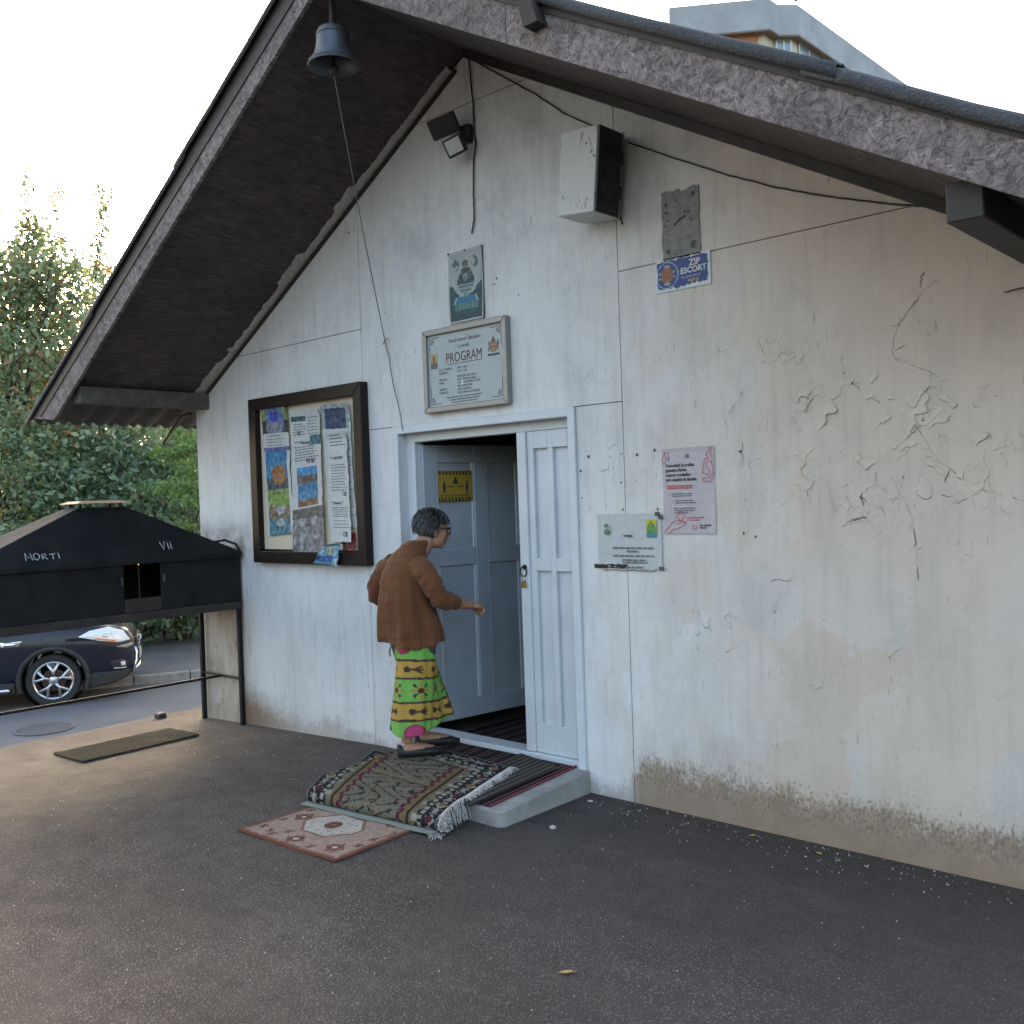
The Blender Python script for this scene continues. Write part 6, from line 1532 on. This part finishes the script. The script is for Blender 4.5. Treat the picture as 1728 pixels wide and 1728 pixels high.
# ================================================================== PERSON
def build_person():
    root = thing('person', (-4.335, -.335, .135), 'elderly person in brown cardigan and green patterned skirt stepping towards the door', 'person', None, R(-10))
    B = MB()
    def cap(pts, rad, n=12): B.tube(pts, rad, n)
    # torso core (inside clothes), neck, head
    B.loft([[(.135*sx*math.cos(2*math.pi*k/16), oy+.10*sy*math.sin(2*math.pi*k/16), z) for k in range(16)] for z, sx, sy, oy in ((.62, .95, 1.0, -.02), (.75, 1.0, 1.1, -.03), (.90, .95, 1.1, -.05), (1.05, .92, 1.0, -.055), (1.12, .80, .85, -.035), (1.19, .45, .5, .0))])
    cap([(0, .0, 1.14), (0, .06, 1.20), (0, .12, 1.26)], [.07, .060, .056])
    hr = Matrix.Rotation(R(-15), 3, 'Z')@Matrix.Rotation(R(-8), 3, 'X'); hc = Vector((.01, .150, 1.318))
    def H(x, y, z): return tuple(hc+hr@Vector((x, y, z)))
    def hell(c, r, n=16, m=12): B.ell(H(*c), r, n, m, hr)
    hell((0, -.01, .03), (.072, .092, .090)); hell((0, .032, -.035), (.058, .058, .078)); hell((0, .055, -.085), (.032, .028, .026)); hell((0, .035, -.065), (.052, .045, .04))
    B.tube([H(0, .080, .02), H(0, .098, -.012), H(0, .106, -.03)], [.010, .014, .016], 8); hell((0, .090, -.033), (.020, .015, .012))
    hell((0, .082, -.058), (.024, .012, .006)); hell((0, .080, -.070), (.021, .012, .007)); hell((.034, .062, -.02), (.020, .018, .02)); hell((-.034, .062, -.02), (.020, .018, .02)); hell((0, .078, .032), (.048, .014, .012))
    for sx in (-1, 1): hell((sx*.072, -.005, -.012), (.010, .020, .032)); hell((sx*.070, .0, -.034), (.009, .012, .014))
    # arms: right reaches for the door, left bent with elbow out
    cap([(.13, -.035, 1.10), (.205, -.015, 1.02), (.235, .03, .925)], [.046, .046, .042]); cap([(.235, .03, .925), (.225, .14, .895), (.205, .27, .865)], [.042, .036, .026])
    cap([(-.13, -.05, 1.10), (-.225, -.085, 1.02), (-.270, -.085, .93)], [.046, .046, .042]); cap([(-.270, -.085, .93), (-.235, .03, .895), (-.16, .135, .885)], [.042, .036, .026])
    # hands: palm + four curled fingers + thumb
    def hand(w, d, s, up):
        w, d, up = Vector(w), Vector(d).normalized(), Vector(up).normalized(); sd = d.cross(up).normalized()*s
        B.ell(w+d*.045, (.036, .022, .042), 12, 8, Matrix((sd, up, d)).transposed().to_3x3())
        for k, (l, off) in enumerate(((.030, -.026), (.034, -.009), (.032, .009), (.026, .025))):
            b = w+d*.078+sd*off; k1 = b+d*l*.45-up*.016; k2 = k1-up*.030-d*.010; k3 = k2-d*.024+up*.006
            B.tube([b-d*.02, b, k1, k2, k3], [.0095, .0095, .009, .0083, .0072], 8)
        t0 = w+d*.022-sd*.026; t1 = t0+d*.030-sd*.016-up*.016; t2 = t1+d*.026+sd*.004-up*.010; B.tube([t0, t1, t2], [.013, .011, .008], 8)
    hand((.205, .268, .865), (-.06, 1, -.22), 1, (0, .22, 1)); hand((-.16, .135, .885), (.5, .8, -.1), -1, (0, .1, 1))
    # legs and feet (left foot back, right foot forward onto the threshold side)
    fr = [Matrix.Rotation(R(-22), 3, 'Z'), Matrix.Rotation(R(-26), 3, 'Z')]; fb = [Vector((.035, -.085, 0)), Vector((-.075, .10, .01))]
    for i, sx in enumerate((1, -1)):
        f = fb[i]; cap([(sx*.08, -.02, .66), (f.x*.7+sx*.02, f.y*.5+.02, .40), (f.x, f.y, .20), (f.x, f.y-.01, .085)], [.085, .060, .043, .034])
        def Fp(x, y, z): return tuple(f+fr[i]@Vector((x, y, z)))
        B.tube([Fp(0, -.045, .035), Fp(0, .0, .055), Fp(0, .08, .042), Fp(0, .145, .026), Fp(0, .185, .022)], [.028, .036, .034, .030, .018], 10)
    body = remeshed(B, 'body', 'skin', root, .0052, 5, .5)
    # shoes
    for i in range(2):
        f = fb[i]; m = MB()
        prof = [(-.068, .016), (-.055, .031), (-.02, .036), (.04, .041), (.10, .046), (.155, .040), (.195, .024), (.208, .008)]; rings = []
        for y, w in prof:
            hgt = .074 if y < -.03 else .056 if y < .06 else .056 if y < .12 else .050 if y < .18 else .032
            rings.append([tuple(f+fr[i]@Vector((w*1.02*math.cos(a)*(1 if math.sin(a) > -.2 else .95), y, max(.0, hgt*.5+hgt*.55*math.sin(a))))) for a in [2*math.pi*k/14 for k in range(14)]])
        m.loft(rings); m.build('shoe', 'shoe', root, smooth=True)
    # cardigan: torso loft with folds + sleeves
    C = MB(); N = 48; rings = []
    for z, rx, ry, oy in ((.665, .226, .206, -.03), (.68, .228, .208, -.03), (.74, .222, .200, -.035), (.82, .212, .188, -.045), (.92, .198, .172, -.055), (1.02, .182, .154, -.055), (1.09, .166, .138, -.050), (1.145, .146, .120, -.036), (1.185, .120, .102, -.012), (1.212, .098, .088, .010), (1.236, .082, .080, .030), (1.254, .068, .066, .046)):
        ring = []
        for k in range(N):
            a = 2*math.pi*k/N; low = max(0, (1.05-z)/.42); w = 1+.085*low*math.sin(6*a+1.6*math.sin(z*5)+.8)+.045*low*math.sin(13*a+4+2*z)+.03*math.sin(5*a+z*22)*max(0, 1-abs(z-1.0)/.15)+.02*fbm((math.cos(a)*2, math.sin(a)*2, z*3), 1.2)
            rx_, ry_ = rx*.86, ry*.90
            dz = -.020*math.cos(a)*(1 if z < .70 else 0)+.012*math.sin(3*a)*(1 if z < .70 else 0); ring.append((rx_*w*math.cos(a), oy+ry_*w*math.sin(a), z+dz))
        rings.append(ring)
    C.loft(rings)
    def sleeve(pts, rad, seed, folds):
        P = [Vector(p) for p in pts]; pp, rr = [], []
        for i in range(len(P)-1):
            for q in range(8): t = q/8; pp.append(P[i].lerp(P[i+1], t)); rr.append(rad[i]+(rad[i+1]-rad[i])*t+folds*(.9*fbm((i*8+q, seed, 0), .45)+.45*math.sin((i*8+q)*1.35+seed+2*math.sin(q)))*(.15 if i < 1 else .55 if i < 2 else 1))
        pp.append(P[-1]); rr.append(rad[-1]); C.tube(pp, rr, 14)
    sleeve([(.115, -.035, 1.13), (.185, -.025, 1.075), (.225, -.005, 1.0), (.240, .03, .925), (.232, .10, .905), (.222, .165, .890)], [.060, .066, .061, .056, .051, .043], 1, .007)
    sleeve([(-.115, -.045, 1.13), (-.195, -.07, 1.075), (-.250, -.09, 1.0), (-.275, -.088, .925), (-.25, -.01, .905), (-.215, .06, .892)], [.060, .066, .061, .056, .051, .043], 2.2, .007)
    cg = remeshed(C, 'cardigan', 'knit', root, .0056, 2, .5)
    me_ = cg.data; me_.update()
    nr = [v.normal.copy() for v in me_.vertices]
    for v, n_ in zip(me_.vertices, nr):
        p = v.co; arm = abs(p.x) > .20 or p.y > .16; low = min(1, max(0, (1.10-p.z)/.35)); a = math.atan2(p.y+.04, p.x)
        f = mnoise.noise(Vector((a*3.2, p.z*2.0, 1)))+.5*mnoise.noise(Vector((a*7, p.z*3.5, 4)))
        g = mnoise.noise(Vector((p.x*16+p.z*10, p.y*16, p.z*26-p.x*14)))
        d = (.014*f*low if not arm else 0)+(.0075*g if arm else .0035*g)
        if not arm and p.z > .98: d += .007*mnoise.noise(Vector((p.x*9+p.z*22, p.y*8, p.z*5)))
        if p.z < .705 and not arm: d -= .004
        if p.z > 1.225: d += .004
        v.co = p+n_*d
    # trousers: two wide legs merging at the hips, printed cloth
    T_ = MB()
    def leg(sx, f, hem):
        rings = []; zs = [hem+(.73-hem)*i/26 for i in range(27)]
        for z in zs:
            t = (z-hem)/(.73-hem); cx = (f.x+.012)*(1-t)+sx*.075*t; cy = (f.y+.015)*(1-t)+(-.02)*t; rx = .116*(1-t)+.100*t; ry = .122*(1-t)+.112*t; ring = []
            for k in range(56):
                a = 2*math.pi*k/56; w = 1+(1-t*.7)*(.055*math.sin(6*a+sx*2+z*3)+.035*math.sin(11*a+1+z*4)); ring.append((cx+rx*w*math.cos(a), cy+ry*w*math.sin(a), z+.012*(1-t)*math.sin(2*a)))
            rings.append(ring)
        T_.loft(rings)
    leg(1, fb[0], .150); leg(-1, fb[1]+Vector((.03, .03, 0)), .195); leg(0, (fb[0]+fb[1])*.5+Vector((.02, .02, 0)), .172)
    tr = remeshed(T_, 'skirt', 'cloth_print', root, .0058, 3, .5)
    me = tr.data; ca = me.color_attributes.new('Col', 'FLOAT_COLOR', 'POINT')
    GR, YL, BR, PK, PU, OR = (.165, .40, .07), (.44, .27, .045), (.055, .02, .018), (.42, .045, .14), (.10, .065, .10), (.48, .17, .06)
    buf = []
    for v in me.vertices:
        p = v.co; c = (fb[0]+fb[1])*.5; off = 0
        a = math.atan2(p.y-c.y, p.x-c.x); s = a*.165; z = p.z-off+.012*math.sin(a*2)
        col = GR
        for zc in (.515, .275):
            d = abs(z-zc)
            if d < .058:
                col = BR if d > .045 else YL
                u = ((s+.02*(zc > .4)) % .145)-.072
                if d < .045:
                    if math.hypot(u+.035, z-zc) < .018 or (abs(z-zc) < .006 and -.04 < u < .045) or (abs(abs(z-zc)-.5*abs(u-.0)) < .006 and -.005 < u < .038): col = BR
        u = (s % .13)-.065; r = math.hypot(u, z-.395); th = math.atan2(z-.395, u)
        if r < .017: col = BR
        elif r < .022: col = YL
        elif r < .05 and math.cos(8*th) > .25: col = OR if math.cos(4*th) > 0 else BR
        for (zz_, rr, sh) in ((.148, .055, .0), (.655, .055, .06)):
            u = ((s+sh) % .19)-.095; r = math.hypot(u, z-zz_); k = int((s+sh)//.19) % 2
            if r < rr: col = (PK if k else PU) if r < rr*.78 else ((.30, .03, .09) if k else (.07, .045, .07))
        buf += [*col, 1]
    ca.data.foreach_set('color', buf)
    # cord belt ends at the hip
    m = MB(); m.tube([(-.02, -.135, .64), (-.075, -.115, .642), (-.115, -.075, .645)], .006, 6); m.tube([(-.092, -.105, .64), (-.104, -.112, .605), (-.100, -.110, .575)], .005, 6); m.build('tie_cord', 'rope', root)
    # hair: short grey cap with uneven locks
    Hm = MB(); rings = []; N = 44
    for i in range(19):
        phi = math.pi*(.5-i/18*.86); ring = []
        for k in range(N):
            a = 2*math.pi*k/N; d = Vector((math.cos(phi)*math.cos(a), math.cos(phi)*math.sin(a), math.sin(phi))); front = max(0, d.y)
            rr = Vector((.083, .104, .101)); loc = 1+.05*fbm((d.x*3, d.y*3, d.z*1.5), 2.2)+.03*math.sin(17*a+3*math.sin(i*.7))*(1-abs(d.z))
            q = Vector((d.x*rr.x, d.y*rr.y-.014, d.z*rr.z+.028))*loc
            if front > .15 and q.z < .035: q.z = .035+(q.z-.035)*.12*(1-front); q.y = q.y*(1-.10*front)
            if front <= .15 and q.z < -.072: q.z = -.072+(q.z+.072)*.45; q *= Vector((1, 1, 1)).x
            ring.append(H(*q))
        rings.append(ring)
    Hm.loft(rings); hair = Hm.build('hair', 'hair', None, smooth=True)
    rm = hair.modifiers.new('r', 'REMESH'); rm.mode = 'VOXEL'; rm.voxel_size = .004; sm = hair.modifiers.new('s', 'SMOOTH'); sm.iterations = 2; apply_mods(hair); hair.parent = root
    rng = random.Random(9)
    hm = hair.data; hca = hm.color_attributes.new('Col', 'FLOAT_COLOR', 'POINT'); hb = []
    inv = hr.transposed()
    for v in hm.vertices:
        q = inv@(v.co-hc); t = min(1, max(0, (.05-q.y)/.12)); g = .008+.055*t; st = .6+.8*abs(mnoise.noise(Vector((q.x*60, q.y*60, q.z*14)))); hb += [g*st, g*st, g*st*1.04, 1]
    hca.data.foreach_set('color', hb); hm.polygons.foreach_set('use_smooth', [True]*len(hm.polygons))
    # loose locks standing off the cap
    lk, lk2 = MB(), MB()
    for k in range(1500):
        a = rng.uniform(0, 6.28); ph = rng.uniform(-.25, 1.45); d = Vector((math.cos(ph)*math.cos(a), math.cos(ph)*math.sin(a), math.sin(ph)))
        if d.y > .35 and d.z < .45: continue
        p = Vector((d.x*.083, d.y*.104-.014, d.z*.101+.028)); t = Vector((d.x*.3, -.2+.3*d.y, -1)).normalized(); t = (t-d*t.dot(d)*.86).normalized(); l = rng.uniform(.025, .065)
        if p.z+t.z*l < -.075: l = max(.008, (p.z+.075)/max(.2, -t.z))
        q1 = p+t*l*.5+d*.005; q2 = p+t*l+d*rng.uniform(-.004, .011)+Vector((rng.uniform(-.006, .006), rng.uniform(-.006, .006), 0)); (lk if rng.random() < (.25 if d.y > -.1 else .5) else lk2).tube([H(*(p-d*.002)), H(*q1), H(*q2)], [.0017, .0014, .0005], 4)
    lo = lk.build('loose_locks', 'hair_lock', root); lo['kind'] = 'stuff'; l2 = lk2.build('loose_locks', 'glasses', root); l2['kind'] = 'stuff'
    # glasses
    gl = None
    m = MB()
    for sx in (-1, 1): m.tube([H(sx*.072, .01, .008), H(sx*.066, .085, .012)], .0028, 6)
    m.tube([H(-.012, .100, .008), H(0, .104, .012), H(.012, .100, .008)], .0022, 6)
    for sx in (-1, 1):
        k = 18; m.tube([H(sx*.037+.027*math.cos(2*math.pi*i/k), .094-.006*abs(math.cos(2*math.pi*i/k)), .0+.021*math.sin(2*math.pi*i/k)) for i in range(k+1)], .0030, 6, False)
    m.build('glasses', 'glasses', root, smooth=True)
M['cloth_print'] = attr_mat('cloth_print', .85, .2, 300, .08)
M['hair_lock'] = simple('hair_lock', (.10, .10, .105), .5, 0, .6, 40, 0)
build_person()

# ================================================================== SMALL LITTER
def build_litter():
    rnd = random.Random(77); mb = MB()
    def flake(x, y, s, z=None):
        k = rnd.randint(4, 6); a0 = rnd.random()*6; z = gz(x) if z is None else z
        top = [(x+s*rnd.uniform(.5, 1.1)*math.cos(a0+2*math.pi*i/k), y+s*rnd.uniform(.5, 1.1)*math.sin(a0+2*math.pi*i/k), z+.002+rnd.uniform(.001, .004)) for i in range(k)]; bot = [(p[0], p[1], z+.0005) for p in top]
        mb.add(top+bot, [tuple(range(k))]+[(i, i+k, (i+1) % k+k, (i+1) % k) for i in range(k)])
    for i in range(150):
        x = rnd.uniform(-3.2, -1.0); y = -.02-abs(rnd.gauss(0, .16)); flake(x, y, rnd.uniform(.0015, .003+.005*rnd.random()**3))
    for i in range(260):
        x = rnd.uniform(-6.5, -.4); y = rnd.uniform(-3.3, -.1); flake(x, y, rnd.uniform(.001, .0032))
    for i in range(90): flake(rnd.uniform(-7.5, -5.5), rnd.uniform(-2.6, -.1), rnd.uniform(.002, .007))
    tag(mb.build('plaster_flakes', 'flake'), 'pale paint flakes and grit scattered over asphalt along the wall foot', 'debris', kind='stuff')
    # individual bits one can point to
    def bit(px, py, label, mat, l, w, h, rz_, nm='stone', cat='stone'):
        x, y = G(px, py, gz(G(px, py)[0])); t = thing(nm, (x, y, gz(x)), label, cat, None, rz_); return t
    t = bit(933, 1400, 'white curved shell-like pebble on asphalt right of the concrete step', 'flake', 0, 0, 0, .5, 'pebble', 'pebble'); m = MB(); m.ell((0, 0, .011), (.017, .012, .011), 12, 8); m.build('body', 'flake', t, smooth=True)
    t = bit(996, 1353, 'white plaster crumb on asphalt beside the right jamb', 'flake', 0, 0, 0, .2, 'plaster_crumb', 'debris'); m = MB(); m.ell((0, 0, .004), (.02, .010, .005), 7, 5); m.build('body', 'flake', t)
    t = bit(955, 1644, 'single dry yellow leaf on asphalt in the foreground', 'dry_leaf', 0, 0, 0, .9, 'fallen_leaf', 'leaf')
    m = MB(); m.sheet([[(x, w*k, .003+.006*abs(k)+.004*abs(x)*20*.05) for k in (-1, 0, 1)] for x, w in ((-.026, .001), (-.016, .007), (0, .011), (.014, .008), (.026, .001))]); m.build('blade', 'dry_leaf', t, smooth=True); m = MB(); m.tube([(.024, 0, .004), (.038, .004, .006)], .001, 5); m.build('stalk', 'dry_leaf', t)
    for px, py, lab in ((150, 1284, 'pale dry leaf at the front corner of the worn mat'), (1270, 1412, 'small yellow leaf at the foot of the right wall'), (1382, 1442, 'orange leaf scrap on asphalt below the brown damp stain')):
        t = bit(px, py, lab, 'dry_leaf', 0, 0, 0, px, 'fallen_leaf', 'leaf'); m = MB(); m.sheet([[(x, w*k, .003+.005*abs(k)) for k in (-1, 0, 1)] for x, w in ((-.018, .001), (0, .009), (.018, .001))]); m.build('blade', 'dry_leaf', t, smooth=True)
build_litter()
